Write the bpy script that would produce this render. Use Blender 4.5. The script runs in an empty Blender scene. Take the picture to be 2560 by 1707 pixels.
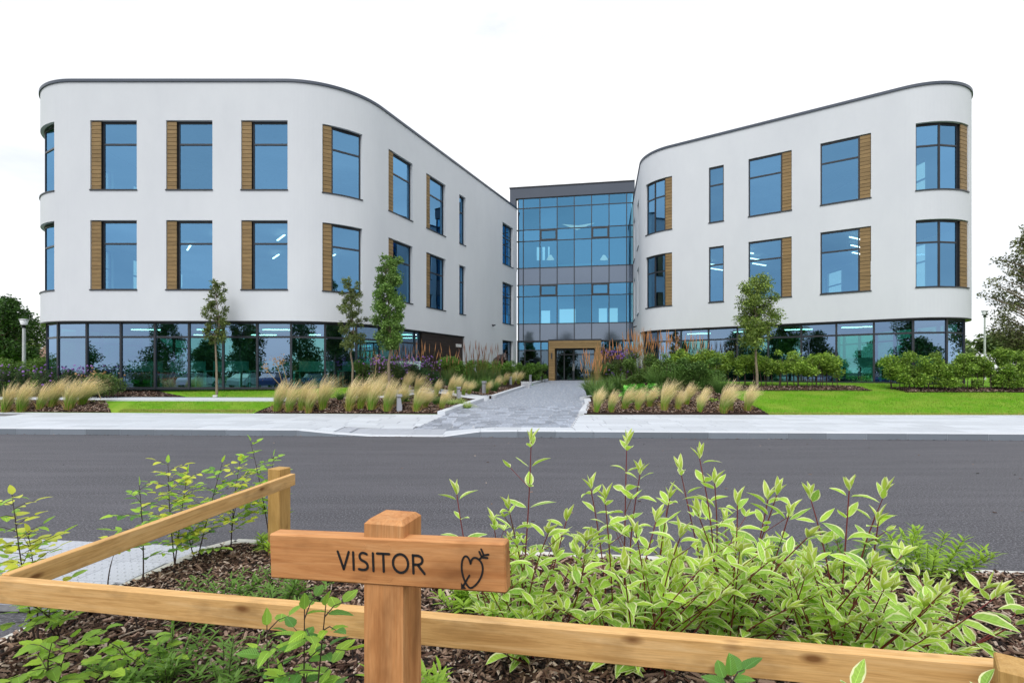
import bpy, math, random
import numpy as np
from mathutils import Vector, Matrix
R = math.radians
random.seed(7); rng = np.random.default_rng(11)
scene = bpy.context.scene
COL = scene.collection

# ---------------------------------------------------------------- camera, world, sun, exposure
cam_d = bpy.data.cameras.new("camera"); cam = bpy.data.objects.new("camera", cam_d); COL.objects.link(cam)
cam.location = (0, 0, 1.6); cam.rotation_euler = (R(90), 0, 0)
cam_d.sensor_width = 36; cam_d.lens = 18.28; cam_d.shift_y = 0.0299
cam_d.clip_start = 0.05; cam_d.clip_end = 2000
scene.camera = cam

world = bpy.data.worlds.new("World"); scene.world = world; world.use_nodes = True
wt = world.node_tree; wt.nodes.clear()
def wn(t, **k):
    n = wt.nodes.new(t)
    for a, b in k.items(): setattr(n, a, b)
    return n
SUN_EL, SUN_ROT = R(52), R(200)
sky = wn('ShaderNodeTexSky', sky_type='NISHITA', sun_disc=False, sun_elevation=SUN_EL, sun_rotation=SUN_ROT)
bg1 = wn('ShaderNodeBackground'); bg1.inputs[1].default_value = 0.12
wt.links.new(sky.outputs[0], bg1.inputs[0])
tc = wn('ShaderNodeTexCoord'); mp = wn('ShaderNodeMapping'); mp.inputs['Scale'].default_value = (1.0, 1.0, 2.6)
mp.inputs['Location'].default_value = (0.4, 12.7, 6.2)
nz = wn('ShaderNodeTexNoise'); nz.inputs['Scale'].default_value = 1.7; nz.inputs['Detail'].default_value = 6; nz.inputs['Roughness'].default_value = 0.55
nz.inputs['Distortion'].default_value = 0.5
rp = wn('ShaderNodeValToRGB')
rp.color_ramp.elements[0].position = 0.33; rp.color_ramp.elements[0].color = (0.72, 0.75, 0.80, 1)
rp.color_ramp.elements[1].position = 0.44; rp.color_ramp.elements[1].color = (0.90, 0.90, 0.90, 1)
bg2 = wn('ShaderNodeBackground'); bg2.inputs[1].default_value = 1.0
mx = wn('ShaderNodeMixShader'); mx.inputs[0].default_value = 0.93
out = wn('ShaderNodeOutputWorld')
wt.links.new(tc.outputs['Generated'], mp.inputs[0]); wt.links.new(mp.outputs[0], nz.inputs['Vector'])
nz2 = wn('ShaderNodeTexNoise'); nz2.inputs['Scale'].default_value = 1.5; nz2.inputs['Detail'].default_value = 6; nz2.inputs['Roughness'].default_value = 0.6; nz2.inputs['Distortion'].default_value = 0.8
rp2 = wn('ShaderNodeValToRGB'); rp2.color_ramp.elements[0].position = 0.38; rp2.color_ramp.elements[0].color = (0.79, 0.81, 0.84, 1); rp2.color_ramp.elements[1].position = 0.62; rp2.color_ramp.elements[1].color = (1, 1, 1, 1)
mp2 = wn('ShaderNodeMapping'); mp2.inputs['Scale'].default_value = (1.0, 1.0, 3.0); mp2.inputs['Location'].default_value = (4.4, 2.2, 8.1)
mm = wn('ShaderNodeMix'); mm.data_type = 'RGBA'; mm.blend_type = 'MULTIPLY'; mm.inputs[0].default_value = 1.0
wt.links.new(tc.outputs['Generated'], mp2.inputs[0]); wt.links.new(mp2.outputs[0], nz2.inputs['Vector']); wt.links.new(nz2.outputs['Fac'], rp2.inputs[0])
wt.links.new(nz.outputs['Fac'], rp.inputs[0]); wt.links.new(rp.outputs[0], mm.inputs[6]); wt.links.new(rp2.outputs[0], mm.inputs[7]); wt.links.new(mm.outputs[2], bg2.inputs[0])
wt.links.new(bg1.outputs[0], mx.inputs[1]); wt.links.new(bg2.outputs[0], mx.inputs[2]); wt.links.new(mx.outputs[0], out.inputs[0])

sun_d = bpy.data.lights.new("sun", 'SUN'); sun = bpy.data.objects.new("sun", sun_d); COL.objects.link(sun)
sun_d.energy = 1.5; sun_d.angle = R(38); sun_d.color = (1, 0.97, 0.92)
sd = Vector((math.sin(SUN_ROT) * math.cos(SUN_EL), math.cos(SUN_ROT) * math.cos(SUN_EL), math.sin(SUN_EL)))
sun.rotation_euler = sd.to_track_quat('Z', 'Y').to_euler()
scene.render.engine = 'CYCLES'
vs = scene.view_settings; vs.view_transform = 'Standard'; vs.look = 'None'; vs.exposure = 0.58; vs.gamma = 1; vs.use_curve_mapping = False
scene.cycles.max_bounces = 8; scene.cycles.transparent_max_bounces = 16

# ---------------------------------------------------------------- materials
MATS = {}
def srgb(r, g, b):
    f = lambda c: (c / 255 / 12.92) if c / 255 <= 0.04045 else ((c / 255 + 0.055) / 1.055) ** 2.4
    return (f(r), f(g), f(b))
class NT:
    def __init__(s, name):
        s.m = bpy.data.materials.new(name); s.m.use_nodes = True; s.t = s.m.node_tree
        s.p = s.t.nodes['Principled BSDF']; s.o = s.t.nodes['Material Output']; MATS[name] = s.m
    def n(s, ty, **k):
        x = s.t.nodes.new(ty)
        for a, b in k.items():
            if isinstance(a, str) and hasattr(x, a): setattr(x, a, b)
        return x
    def l(s, a, b): s.t.links.new(a, b)
    def coord(s, kind='Object', scale=(1, 1, 1)):
        c = s.n('ShaderNodeTexCoord'); m = s.n('ShaderNodeMapping'); m.inputs['Scale'].default_value = scale
        s.l(c.outputs[kind], m.inputs[0]); return m.outputs[0]
    def noise(s, co, scale, detail=4, rough=.5, dist=0):
        x = s.n('ShaderNodeTexNoise'); x.inputs['Scale'].default_value = scale; x.inputs['Detail'].default_value = detail
        x.inputs['Roughness'].default_value = rough; x.inputs['Distortion'].default_value = dist
        if co is not None: s.l(co, x.inputs['Vector'])
        return x.outputs['Fac']
    def ramp(s, fac, stops):
        x = s.n('ShaderNodeValToRGB'); e = x.color_ramp.elements
        while len(e) < len(stops): e.new(0.5)
        for i, (p, c) in enumerate(stops): e[i].position = p; e[i].color = (*c, 1)
        s.l(fac, x.inputs[0]); return x.outputs[0]
    def mix(s, f, a, b, mode='MIX'):
        x = s.n('ShaderNodeMix'); x.data_type = 'RGBA'; x.blend_type = mode
        for v, i in ((f, 0), (a, 6), (b, 7)):
            if hasattr(v, 'links'): s.l(v, x.inputs[i])
            elif isinstance(v, tuple): x.inputs[i].default_value = (*v, 1)
            else: x.inputs[i].default_value = v
        return x.outputs[2]
    def bump(s, h, strength=.3, dist=.01):
        b = s.n('ShaderNodeBump'); b.inputs['Strength'].default_value = strength; b.inputs['Distance'].default_value = dist
        s.l(h, b.inputs['Height']); s.l(b.outputs[0], s.p.inputs['Normal'])
    def base(s, c, rough=.6, metal=0, spec=.5):
        if hasattr(c, 'links'): s.l(c, s.p.inputs['Base Color'])
        else: s.p.inputs['Base Color'].default_value = (*c, 1)
        s.p.inputs['Roughness'].default_value = rough; s.p.inputs['Metallic'].default_value = metal
        s.p.inputs['Specular IOR Level'].default_value = spec
        return s

def simple(name, c, rough=.6, metal=0, var=.12, scale=6, spec=.5, kind='Object'):
    t = NT(name); co = t.coord(kind)
    f = t.noise(co, scale, 4)
    t.base(t.ramp(f, [(.3, tuple(x * (1 - var) for x in c)), (.7, tuple(min(1, x * (1 + var)) for x in c))]), rough, metal, spec)
    return t

def objrand(t, c, var=.2):
    oi = t.n('ShaderNodeObjectInfo')
    return t.mix(1.0, c, t.ramp(oi.outputs['Random'], [(0, (1 - var,) * 3), (1, (1 + var * .4,) * 3)]), 'MULTIPLY')

# render
t = NT('white_render'); co = t.coord('Object')
f = t.noise(t.coord('Object', (1, 1, .45)), .55, 7, .68); f2 = t.noise(co, 60, 3)
t.base(t.ramp(f, [(.3, (.565, .59, .63)), (.7, (.615, .64, .675))]), .85, 0, .2); t.bump(f2, .15, .01)
simple('dark_metal', (.020, .024, .032), .38, 0, .1)
simple('fascia_metal', (.055, .068, .095), .4, .2, .06, .6)
simple('black_metal', (.012, .013, .015), .4)
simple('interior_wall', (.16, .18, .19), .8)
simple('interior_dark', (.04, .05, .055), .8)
simple('ceiling_white', (.17, .18, .19), .9)
simple('desk_white', (.4, .55, .55), .6)
def lampmat(name, c, s):
    t = NT(name); t.base((.8, .8, .8)); t.p.inputs['Emission Color'].default_value = (*c, 1); t.p.inputs['Emission Strength'].default_value = s
lampmat('lamp_light', (1, .98, .94), 5.0)
lampmat('warm_lamp', (1, .74, .55), .8)
# board cladding: each board object varies a little
t = NT('wood_cladding'); co = t.coord('Object', (1.5, 1.5, 14)); f = t.noise(co, 2, 5, .6)
t.base(objrand(t, t.ramp(f, [(.3, (.19, .122, .05)), (.7, (.29, .195, .088))]), .16), .6, 0, .3); t.bump(f, .1, .005)
t = NT('brown_cladding'); co = t.coord('Object', (1, 1, 9)); f = t.noise(co, 2, 5)
t.base(objrand(t, t.ramp(f, [(.3, (.022, .013, .011)), (.7, (.034, .02, .016))]), .15), .55)

def glass(name, tint, refl, fac, rough=0.0, wave=.004):
    m = bpy.data.materials.new(name); m.use_nodes = True; tr = m.node_tree; tr.nodes.clear(); MATS[name] = m
    N = tr.nodes.new; L = tr.links.new
    o = N('ShaderNodeOutputMaterial'); mixs = N('ShaderNodeMixShader'); tp = N('ShaderNodeBsdfTransparent'); gl = N('ShaderNodeBsdfGlossy')
    oi = N('ShaderNodeObjectInfo'); rr = N('ShaderNodeMapRange'); rr.inputs[3].default_value = .80; rr.inputs[4].default_value = 1.12; L(oi.outputs['Random'], rr.inputs[0])
    vm = N('ShaderNodeVectorMath'); vm.operation = 'SCALE'; vm.inputs[0].default_value = refl; L(rr.outputs[0], vm.inputs['Scale']); L(vm.outputs[0], gl.inputs[0])
    tp.inputs[0].default_value = (*tint, 1); gl.inputs[0].default_value = (*refl, 1); gl.inputs[1].default_value = rough
    fr = N('ShaderNodeLayerWeight'); fr.inputs[0].default_value = .35
    mr = N('ShaderNodeMapRange'); mr.inputs[3].default_value = fac; mr.inputs[4].default_value = min(.97, fac + .45)
    L(fr.outputs['Facing'], mr.inputs[0]); L(mr.outputs[0], mixs.inputs[0])
    tcx = N('ShaderNodeTexCoord'); nn = N('ShaderNodeTexNoise'); nn.inputs['Scale'].default_value = .9; nn.inputs['Detail'].default_value = 1
    b = N('ShaderNodeBump'); b.inputs['Strength'].default_value = wave * 20; b.inputs['Distance'].default_value = .02
    L(tcx.outputs['Object'], nn.inputs[0]); L(nn.outputs[0], b.inputs['Height']); L(b.outputs[0], gl.inputs['Normal'])
    L(tp.outputs[0], mixs.inputs[1]); L(gl.outputs[0], mixs.inputs[2]); L(mixs.outputs[0], o.inputs[0])
glass('window_glass', (.38, .72, .76), (.17, .38, .62), .60)
glass('side_glass', (.90, .98, .98), (.3, .5, .7), .12)
glass('teal_glass', (.20, .66, .56), (.33, .49, .72), .52)
glass('cyan_glass', (.30, .78, .70), (.27, .66, .70), .50)
glass('curtain_glass', (.30, .66, .76), (.13, .37, .62), .56)
glass('entrance_glass', (.14, .20, .22), (.30, .44, .60), .30)
t = NT('spandrel_glass'); t.base((.10, .11, .13), .06, 0, .8); t.p.inputs['Metallic'].default_value = .6
t.p.inputs['Base Color'].default_value = (.14, .175, .235, 1)

t = NT('asphalt'); co = t.coord('Object'); g = t.noise(co, 48, 6, .85); st = t.noise(t.coord('Object', (.30, 3.0, 1)), 1.0, 6, .68); pt = t.noise(co, .5, 3)
c1 = t.ramp(g, [(.37, (.011, .011, .015)), (.52, (.062, .061, .073)), (.66, (.32, .32, .35))])
c1 = t.mix(t.ramp(st, [(.40, (.0,) * 3), (.70, (.50,) * 3)]), c1, (.125, .122, .140))
c1 = t.mix(t.ramp(pt, [(.4, (0,) * 3), (.7, (.35,) * 3)]), c1, (.07, .07, .082))
t.base(c1, .72, 0, .35); t.bump(g, .7, .006)
def stone(name, c, var, rough=.75, sp=150):
    t = NT(name); co = t.coord('Object'); g = t.noise(co, sp, 3, .7); p = t.noise(co, 2.2, 5, .6)
    a = t.ramp(g, [(.3, tuple(x * .84 for x in c)), (.7, tuple(min(1, x * 1.12) for x in c))])
    a = t.mix(t.ramp(p, [(.4, (0,) * 3), (.75, (.5,) * 3)]), a, tuple(x * .86 for x in c))
    t.base(objrand(t, a, var), rough, 0, .4); t.bump(g, .25, .003)
stone('paving_slab', (.52, .555, .61), .12)
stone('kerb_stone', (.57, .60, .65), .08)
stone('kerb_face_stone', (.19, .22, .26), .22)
stone('tactile_stone', (.42, .445, .50), .05)
stone('concrete_edging', (.58, .57, .54), .06)
t = NT('granite_sett'); co = t.coord('Object'); g = t.noise(co, 90, 3, .8); p = t.noise(t.coord('Object', (1, 2, 1)), 9, 3, .6)
a = t.ramp(g, [(.3, (.19, .215, .27)), (.6, (.33, .365, .44)), (.8, (.48, .51, .59))])
a = t.mix(t.ramp(p, [(.57, (0,) * 3), (.64, (.85,) * 3)]), a, (.72, .74, .78))
t.base(objrand(t, a, .38), .55, 0, .5); t.bump(g, .2, .004)
simple('path_joint', (.42, .43, .46), .9, 0, .2, 40)
simple('joint_sand', (.13, .13, .14), .9, 0, .2, 40)
t = NT('lawn_green'); co = t.coord('Object'); g = t.noise(co, 45, 4, .7); p = t.noise(co, 1.1, 4, .6)
a = t.ramp(g, [(.3, (.08, .22, .010)), (.7, (.17, .38, .018))])
a = t.mix(t.ramp(p, [(.42, (0,) * 3), (.7, (.65,) * 3)]), a, (.30, .37, .06)); t.base(a, .9, 0, .1); t.bump(g, .8, .03)
t = NT('soil'); co = t.coord('Object'); g = t.noise(co, 30, 5, .7); t.base(t.ramp(g, [(.3, (.010, .007, .006)), (.7, (.06, .038, .03))]), .95, 0, .1); t.bump(g, 1, .03)
simple('verge_ground', (.07, .12, .03), .9, 0, .3, .3)
def colmat(name, rough=.6, trans=0.0, spec=.3, bump=None):
    t = NT(name); a = t.n('ShaderNodeAttribute'); a.attribute_name = 'Col'
    t.base(a.outputs['Color'], rough, 0, spec)
    if trans:
        tr = t.n('ShaderNodeBsdfTranslucent'); t.l(a.outputs['Color'], tr.inputs[0]); ms = t.n('ShaderNodeMixShader'); ms.inputs[0].default_value = trans
        t.l(t.p.outputs[0], ms.inputs[1]); t.l(tr.outputs[0], ms.inputs[2]); t.l(ms.outputs[0], t.o.inputs[0])
colmat('bark_chips', .85, 0, .2)
colmat('foliage', .5, .25, .4)
colmat('dry_grass', .7, .3, .2)
colmat('painted', .5)
def leafmat(name, c, c2, trans=.42, rough=.42, ribs=0):
    t = NT(name); co = t.coord('Object'); f = t.noise(co, 30, 3); oi = t.n('ShaderNodeObjectInfo')
    a = t.mix(f, c, c2)
    if ribs:   # side veins running forward from the midrib
        sx = t.n('ShaderNodeSeparateXYZ'); t.l(co, sx.inputs[0])
        def mth(op, u, v=None):
            n = t.n('ShaderNodeMath'); n.operation = op
            for i, q in enumerate((u, v)):
                if q is None: continue
                if hasattr(q, 'links'): t.l(q, n.inputs[i])
                else: n.inputs[i].default_value = q
            return n.outputs[0]
        ax = mth('ABSOLUTE', sx.outputs[0]); w = mth('SINE', mth('MULTIPLY', mth('SUBTRACT', sx.outputs[1], mth('MULTIPLY', ax, .8)), ribs))
        mid = mth('LESS_THAN', ax, .0007); a = t.mix(t.ramp(w, [(.0, (0,) * 3), (.9, (.2,) * 3)]), a, tuple(x * .55 for x in c)); a = t.mix(mid, a, tuple(min(1, x * 1.5 + .04) for x in c))
        t.bump(w, .55, .0012); a = t.mix(1.0, a, t.ramp(oi.outputs['Random'], [(0, (.72, .78, .8)), (.5, (1, 1, 1)), (1, (1.25, 1.15, .9))]), 'MULTIPLY')
    t.base(a, rough, 0, .45)
    tr = t.n('ShaderNodeBsdfTranslucent'); t.l(a, tr.inputs[0]); ms = t.n('ShaderNodeMixShader'); ms.inputs[0].default_value = trans
    t.l(t.p.outputs[0], ms.inputs[1]); t.l(tr.outputs[0], ms.inputs[2]); t.l(ms.outputs[0], t.o.inputs[0])
leafmat('dogwood_green', (.38, .64, .085), (.48, .73, .13), ribs=420)
leafmat('dogwood_cream', (.82, .88, .46), (.88, .92, .56))
leafmat('dogwood_young', (.50, .66, .08), (.60, .74, .14))
leafmat('hornbeam_leaf', (.32, .58, .06), (.42, .66, .09), ribs=1300)
leafmat('yellow_leaf', (.60, .68, .06), (.72, .74, .10))
leafmat('deep_leaf', (.11, .30, .045), (.18, .38, .06), ribs=1300)
leafmat('lance_leaf', (.11, .24, .03), (.20, .36, .06))
leafmat('bright_lance_leaf', (.26, .46, .04), (.38, .56, .06))
simple('red_stem', (.16, .018, .022), .45)
simple('dark_twig', (.045, .025, .02), .7)
simple('trunk_bark', (.20, .16, .11), .85, 0, .3, 25)
simple('bronze_sculpture', (.022, .016, .016), .42, 0, .3, 8)
simple('pale_paint', (.6, .6, .6), .5)
simple('bollard_grey', (.34, .35, .39), .5, .2, .05)
simple('galvanised', (.50, .52, .53), .45, .3)
simple('lamp_glass', (.75, .78, .8), .2)
simple('roof_tile', (.20, .12, .09), .8, 0, .25, 12)
simple('brick_wall', (.17, .10, .075), .8)
simple('car_glass', (.02, .025, .03), .08)
simple('tyre_rubber', (.02, .02, .02), .8)
simple('rim_metal', (.5, .5, .5), .3, .8)
for nm, c in (('silver', (.5, .51, .53)), ('white', (.75, .76, .78)), ('red', (.45, .02, .02)), ('blue', (.04, .08, .2)), ('black', (.02, .02, .02))): simple('car_paint_' + nm, c, .25, .1, .02)

def wood(name, c1, c2, c3, knot=.5, blotch=.3, gscale=26):
    t = NT(name); co = t.coord('Object', (1.3, gscale, gscale)); g = t.noise(co, 1.6, 6, .65, 1.2)
    fine = t.noise(t.coord('Object', (3, 70, 70)), 3, 5, .7); b = t.noise(t.coord('Object', (3, 7, 7)), 1.1, 4, .6)
    a = t.ramp(g, [(.28, c1), (.5, c2), (.74, c3)])
    a = t.mix(t.ramp(fine, [(.45, (0,) * 3), (.65, (.32,) * 3)]), a, tuple(x * .7 for x in c1))
    a = t.mix(t.ramp(b, [(.52, (0,) * 3), (.75, (blotch,) * 3)]), a, tuple(x * .45 for x in c1))
    v = t.n('ShaderNodeTexVoronoi'); v.inputs['Scale'].default_value = 1.0; t.l(t.coord('Object', (4.6, 11.0, 11.0)), v.inputs['Vector'])
    a = t.mix(t.ramp(v.outputs['Distance'], [(0.07, (knot,) * 3), (.20, (0,) * 3)]), a, (c1[0] * .35, c1[1] * .25, c1[2] * .2))
    t.base(a, .62, 0, .3); t.bump(g, .12, .002)
wood('rail_pine', (.44, .235, .075), (.64, .385, .15), (.73, .49, .24), .9, .6)
wood('post_pine', (.36, .20, .055), (.47, .28, .09), (.55, .35, .13), .7, .3)
wood('sign_cedar', (.38, .145, .045), (.54, .25, .092), (.64, .35, .155), 0, .75, 20)
simple('engraved_black', (.006, .006, .007), .6)

# ---------------------------------------------------------------- helpers
def tagp(o, label=None, cat=None, group=None, kind=None):
    if label: o['label'] = label
    if cat: o['category'] = cat
    if group: o['group'] = group
    if kind: o['kind'] = kind
    return o
def empty(name, loc, label, cat, group=None, rz=0):
    o = bpy.data.objects.new(name, None); COL.objects.link(o); o.location = loc; o.rotation_euler.z = rz; o.empty_display_size = .2
    return tagp(o, label, cat, group)
def link(name, me, parent=None, M=None):
    o = bpy.data.objects.new(name, me); COL.objects.link(o)
    if parent is not None: o.parent = parent
    if M is not None: o.matrix_local = M
    return o
class MB:
    def __init__(s): s.v = []; s.f = []; s.mi = []; s.sm = []
    def add(s, vs, fs, mi=0, smooth=False):
        b = len(s.v); s.v += [tuple(v) for v in vs]; s.f += [tuple(b + i for i in f) for f in fs]; s.mi += [mi] * len(fs); s.sm += [smooth] * len(fs)
        return s
    def box(s, x0, x1, y0, y1, z0, z1, mi=0, M=None):
        v = [Vector((x, y, z)) for x in (x0, x1) for y in (y0, y1) for z in (z0, z1)]
        if M is not None: v = [M @ q for q in v]
        return s.add(v, [(0, 1, 3, 2), (4, 6, 7, 5), (0, 4, 5, 1), (2, 3, 7, 6), (0, 2, 6, 4), (1, 5, 7, 3)], mi)
    def cbox(s, x0, x1, y0, y1, z0, z1, c=.004, mi=0, M=None):
        """box with chamfered edges"""
        vs = []; 
        for x, sx in ((x0, 1), (x1, -1)):
            for y, sy in ((y0, 1), (y1, -1)):
                for z, sz in ((z0, 1), (z1, -1)):
                    vs += [(x, y + sy * c, z + sz * c), (x + sx * c, y, z + sz * c), (x + sx * c, y + sy * c, z)]
        import bmesh
        bm = bmesh.new()
        for q in vs: bm.verts.new(q)
        r = bmesh.ops.convex_hull(bm, input=bm.verts)
        bmesh.ops.dissolve_limit(bm, angle_limit=.01, verts=bm.verts, edges=bm.edges)
        bm.verts.index_update(); V = [(M @ q.co if M is not None else q.co.copy()) for q in bm.verts]; F = [[q.index for q in f.verts] for f in bm.faces]
        bm.free(); return s.add(V, F, mi)
    def tube(s, pts, r, n=6, mi=0, smooth=True, cap=True):
        pts = [Vector(p) for p in pts]; rr = r if isinstance(r, (list, tuple)) else [r] * len(pts)
        vs = []; fs = []; up = Vector((0, 0, 1))
        for i, p in enumerate(pts):
            d = (pts[min(i + 1, len(pts) - 1)] - pts[max(i - 1, 0)]).normalized()
            a = d.cross(up if abs(d.z) < .95 else Vector((1, 0, 0))).normalized(); b = d.cross(a)
            for k in range(n):
                an = 2 * math.pi * k / n; vs.append(p + (a * math.cos(an) + b * math.sin(an)) * rr[i])
        for i in range(len(pts) - 1):
            for k in range(n):
                k2 = (k + 1) % n; fs.append((i * n + k, i * n + k2, (i + 1) * n + k2, (i + 1) * n + k))
        s.add(vs, fs, mi, smooth)
        if cap: s.add([vs[k] for k in range(n)] , [tuple(range(n))], mi); s.add([vs[-n + k] for k in range(n)], [tuple(reversed(range(n)))], mi)
        return s
    def lathe(s, prof, n=16, mi=0, c=(0, 0, 0), sq=False):
        vs = []; fs = []
        for (r, z) in prof:
            for k in range(n):
                an = 2 * math.pi * (k + .5 * sq) / n; vs.append((c[0] + r * math.cos(an), c[1] + r * math.sin(an), c[2] + z))
        for i in range(len(prof) - 1):
            for k in range(n):
                k2 = (k + 1) % n; fs.append((i * n + k, i * n + k2, (i + 1) * n + k2, (i + 1) * n + k))
        return s.add(vs, fs, mi, not sq)
    def prism(s, poly, z0, z1, mi=0, M=None):
        n = len(poly); v = [Vector((x, y, z0)) for x, y in poly] + [Vector((x, y, z1)) for x, y in poly]
        if M is not None: v = [M @ q for q in v]
        return s.add(v, [tuple(reversed(range(n))), tuple(range(n, 2 * n))] + [(i, (i + 1) % n, n + (i + 1) % n, n + i) for i in range(n)], mi)
    def mesh(s, name, *mats):
        me = bpy.data.meshes.new(name); me.from_pydata(s.v, [], s.f)
        for m in mats: me.materials.append(MATS[m])
        if len(mats) > 1: me.polygons.foreach_set('material_index', s.mi)
        me.polygons.foreach_set('use_smooth', s.sm); me.update(); return me
    def build(s, name, mats, parent=None, M=None):
        if isinstance(mats, str): mats = (mats,)
        return link(name, s.mesh(name, *mats), parent, M)
def cols(me, c):
    a = me.color_attributes.new('Col', 'FLOAT_COLOR', 'POINT'); n = len(me.vertices)
    cc = np.ones((n, 4), np.float32); cc[:, :3] = c; a.data.foreach_set('color', cc.ravel())
def bulk(name, pv, pf, Rm, T, C, mat, smooth=False):
    """one mesh of N transformed copies of a small piece; Rm (N,3,3), T (N,3), C (N,3) or (N,k,3)"""
    pv = np.asarray(pv, float); N = len(T); k = len(pv)
    V = np.einsum('nij,kj->nki', Rm, pv) + T[:, None, :]
    off = (np.arange(N) * k)[:, None]
    me = bpy.data.meshes.new(name)
    loops = []; starts = []; tot = []
    L = sum(len(f) for f in pf); base = np.concatenate([np.array(f) for f in pf])
    li = (base[None, :] + off).ravel(); sz = np.array([len(f) for f in pf]); st1 = np.concatenate([[0], np.cumsum(sz)[:-1]])
    st = (st1[None, :] + (np.arange(N) * L)[:, None]).ravel()
    me.vertices.add(N * k); me.vertices.foreach_set('co', V.ravel().astype(np.float32))
    me.loops.add(len(li)); me.loops.foreach_set('vertex_index', li.astype(np.int32))
    me.polygons.add(len(st)); me.polygons.foreach_set('loop_start', st.astype(np.int32)); me.polygons.foreach_set('loop_total', np.tile(sz, N).astype(np.int32))
    me.polygons.foreach_set('use_smooth', np.full(len(st), smooth))
    me.materials.append(MATS[mat]); me.update(calc_edges=True)
    CC = np.repeat(C[:, None, :], k, 1) if C.ndim == 2 else C
    cols(me, CC.reshape(-1, 3)); return me
def randrot(N, up=0.0, scale=None):
    """random orientations; up>0 biases the piece's z axis upwards"""
    z = rng.normal(size=(N, 3)); z /= np.linalg.norm(z, axis=1)[:, None]; z[:, 2] = np.abs(z[:, 2]) if up > 0 else z[:, 2]; z += np.array([0, 0, up]); z /= np.linalg.norm(z, axis=1)[:, None]
    a = rng.normal(size=(N, 3)); x = np.cross(a, z); x /= np.linalg.norm(x, axis=1)[:, None]; y = np.cross(z, x)
    M = np.stack([x, y, z], 2)
    if scale is not None: M = M * (scale[:, None, :] if scale.ndim == 2 else scale[:, None, None])
    return M
LEAFV = [(0, 0, 0), (.32, .45, .10), (0, .5, -.02), (-.32, .45, .10), (0, 1, -.06)]
LEAFF = [(0, 1, 2), (0, 2, 3), (1, 4, 2), (3, 2, 4)]
CAMZ = 1.6; F = 1300.0
def at(px, Y): return (px - 1280) * Y / F       # lateral position, in metres, of something seen at px and standing at depth Y
def zat(py, Y): return CAMZ + (930 - py) * Y / F
# ================================================================ GROUND
def lerp(a, b, t): return a + (b - a) * t
def interp(x, pts):
    if x <= pts[0][0]: return pts[0][1]
    for (a, va), (b, vb) in zip(pts, pts[1:]):
        if x <= b: return lerp(va, vb, (x - a) / (b - a))
    return pts[-1][1]
def sm(t): t = max(0, min(1, t)); return t * t * (3 - 2 * t)
def yk(X): return 12.75 - .049 * X                       # road side of the far kerb
def yb(X): return 16.78 - .055 * X if X < 0 else 16.78 - .012 * X   # back of the far pavement
def hk(X):                                               # kerb upstand, lowered at the crossing
    return interp(X, [(-5.2, .15), (-4.0, .012), (-1.55, .012), (-.7, .15)])
def zpave(X, Y): return lerp(hk(X), .20, min(1, max(0, (Y - yk(X)) / (yb(X) - yk(X)))))
XL = [(12.5, -2.9), (16.75, -2.22), (21.8, -1.26), (22.9, -.74), (31.5, 1.2), (36.2, 2.6), (60, 2.6)]
XR = [(12.5, 1.35), (16.75, 2.15), (22.6, 3.23), (29, 4.3), (36.5, 6.3), (60, 6.3)]
def zpath(Y): return .20 + .8 * max(0, min(1, (Y - 16.78) / 19.4))
def zbankR(Y): t = max(0, min(1, (Y - 16.75) / 6)); return .2 + .92 * (1 - (1 - t) ** 1.5)
def zbankL(X, Y):
    Y = Y - (yb(X) - 16.9)
    return interp(Y, [(16.9, .2), (17.9, .52), (18.1, .56), (19.9, .58), (21.2, .95), (60, .98)])
def gz(X, Y):
    if Y < yb(X): return .2
    return lerp(.2, _gz(X, Y), sm((Y - yb(X)) / .3))
def _gz(X, Y):
    xl, xr = interp(Y, XL), interp(Y, XR); zp = zpath(Y)
    if X < xl: w = sm((xl - X) / 3.2); return lerp(zp + .07, zbankL(X, Y), w)
    if X > xr: w = sm((X - xr) / 3.0); return lerp(zp + .07, zbankR(Y), w)
    return zp - .06

def gzl(X, Y): return zpath(Y) - .25 if Y > yb(X) - .01 and interp(Y, XL) - .15 < X < interp(Y, XR) + .15 else gz(X, Y)
def patch(name, mat, X0, X1, Y0, Y1, nx, ny, dz, kind='structure', zf=gz, parent=None, snap=False):
    """a sheet between two edge curves; X0, X1 may be functions of Y, Y0, Y1 functions of X"""
    m = MB(); f = lambda q, t: q(t) if callable(q) else q
    for j in range(ny + 1):
        for i in range(nx + 1):
            u, w = i / nx, j / ny
            if callable(Y0) or callable(Y1):
                X = lerp(f(X0, 0), f(X1, 0), u); Y = lerp(f(Y0, X), f(Y1, X), w)
            else:
                Y = lerp(Y0, Y1, w); X = lerp(f(X0, Y), f(X1, Y), u)
                if snap: Y += (yb(X) + .09 - Y0) * (1 - w)
            m.v.append((X, Y, zf(X, Y) + dz))
    for j in range(ny):
        for i in range(nx):
            a = j * (nx + 1) + i; m.f.append((a, a + 1, a + nx + 2, a + nx + 1)); m.mi.append(0); m.sm.append(True)
    if dz > 0:                                            # turn the edge down into the ground
        n = nx + 1; rim = [i for i in range(nx + 1)] + [j * n + nx for j in range(1, ny + 1)] + [ny * n + i for i in range(nx - 1, -1, -1)] + [j * n for j in range(ny - 1, 0, -1)]
        b = len(m.v)
        for q in rim: x_, y_, z_ = m.v[q]; m.v.append((x_, y_, z_ - .25))
        for i in range(len(rim)): k = (i + 1) % len(rim); m.f.append((rim[k], rim[i], b + i, b + k)); m.mi.append(0); m.sm.append(False)
    o = m.build(name, mat, parent)
    if kind and parent is None: o['kind'] = kind
    return o
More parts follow.
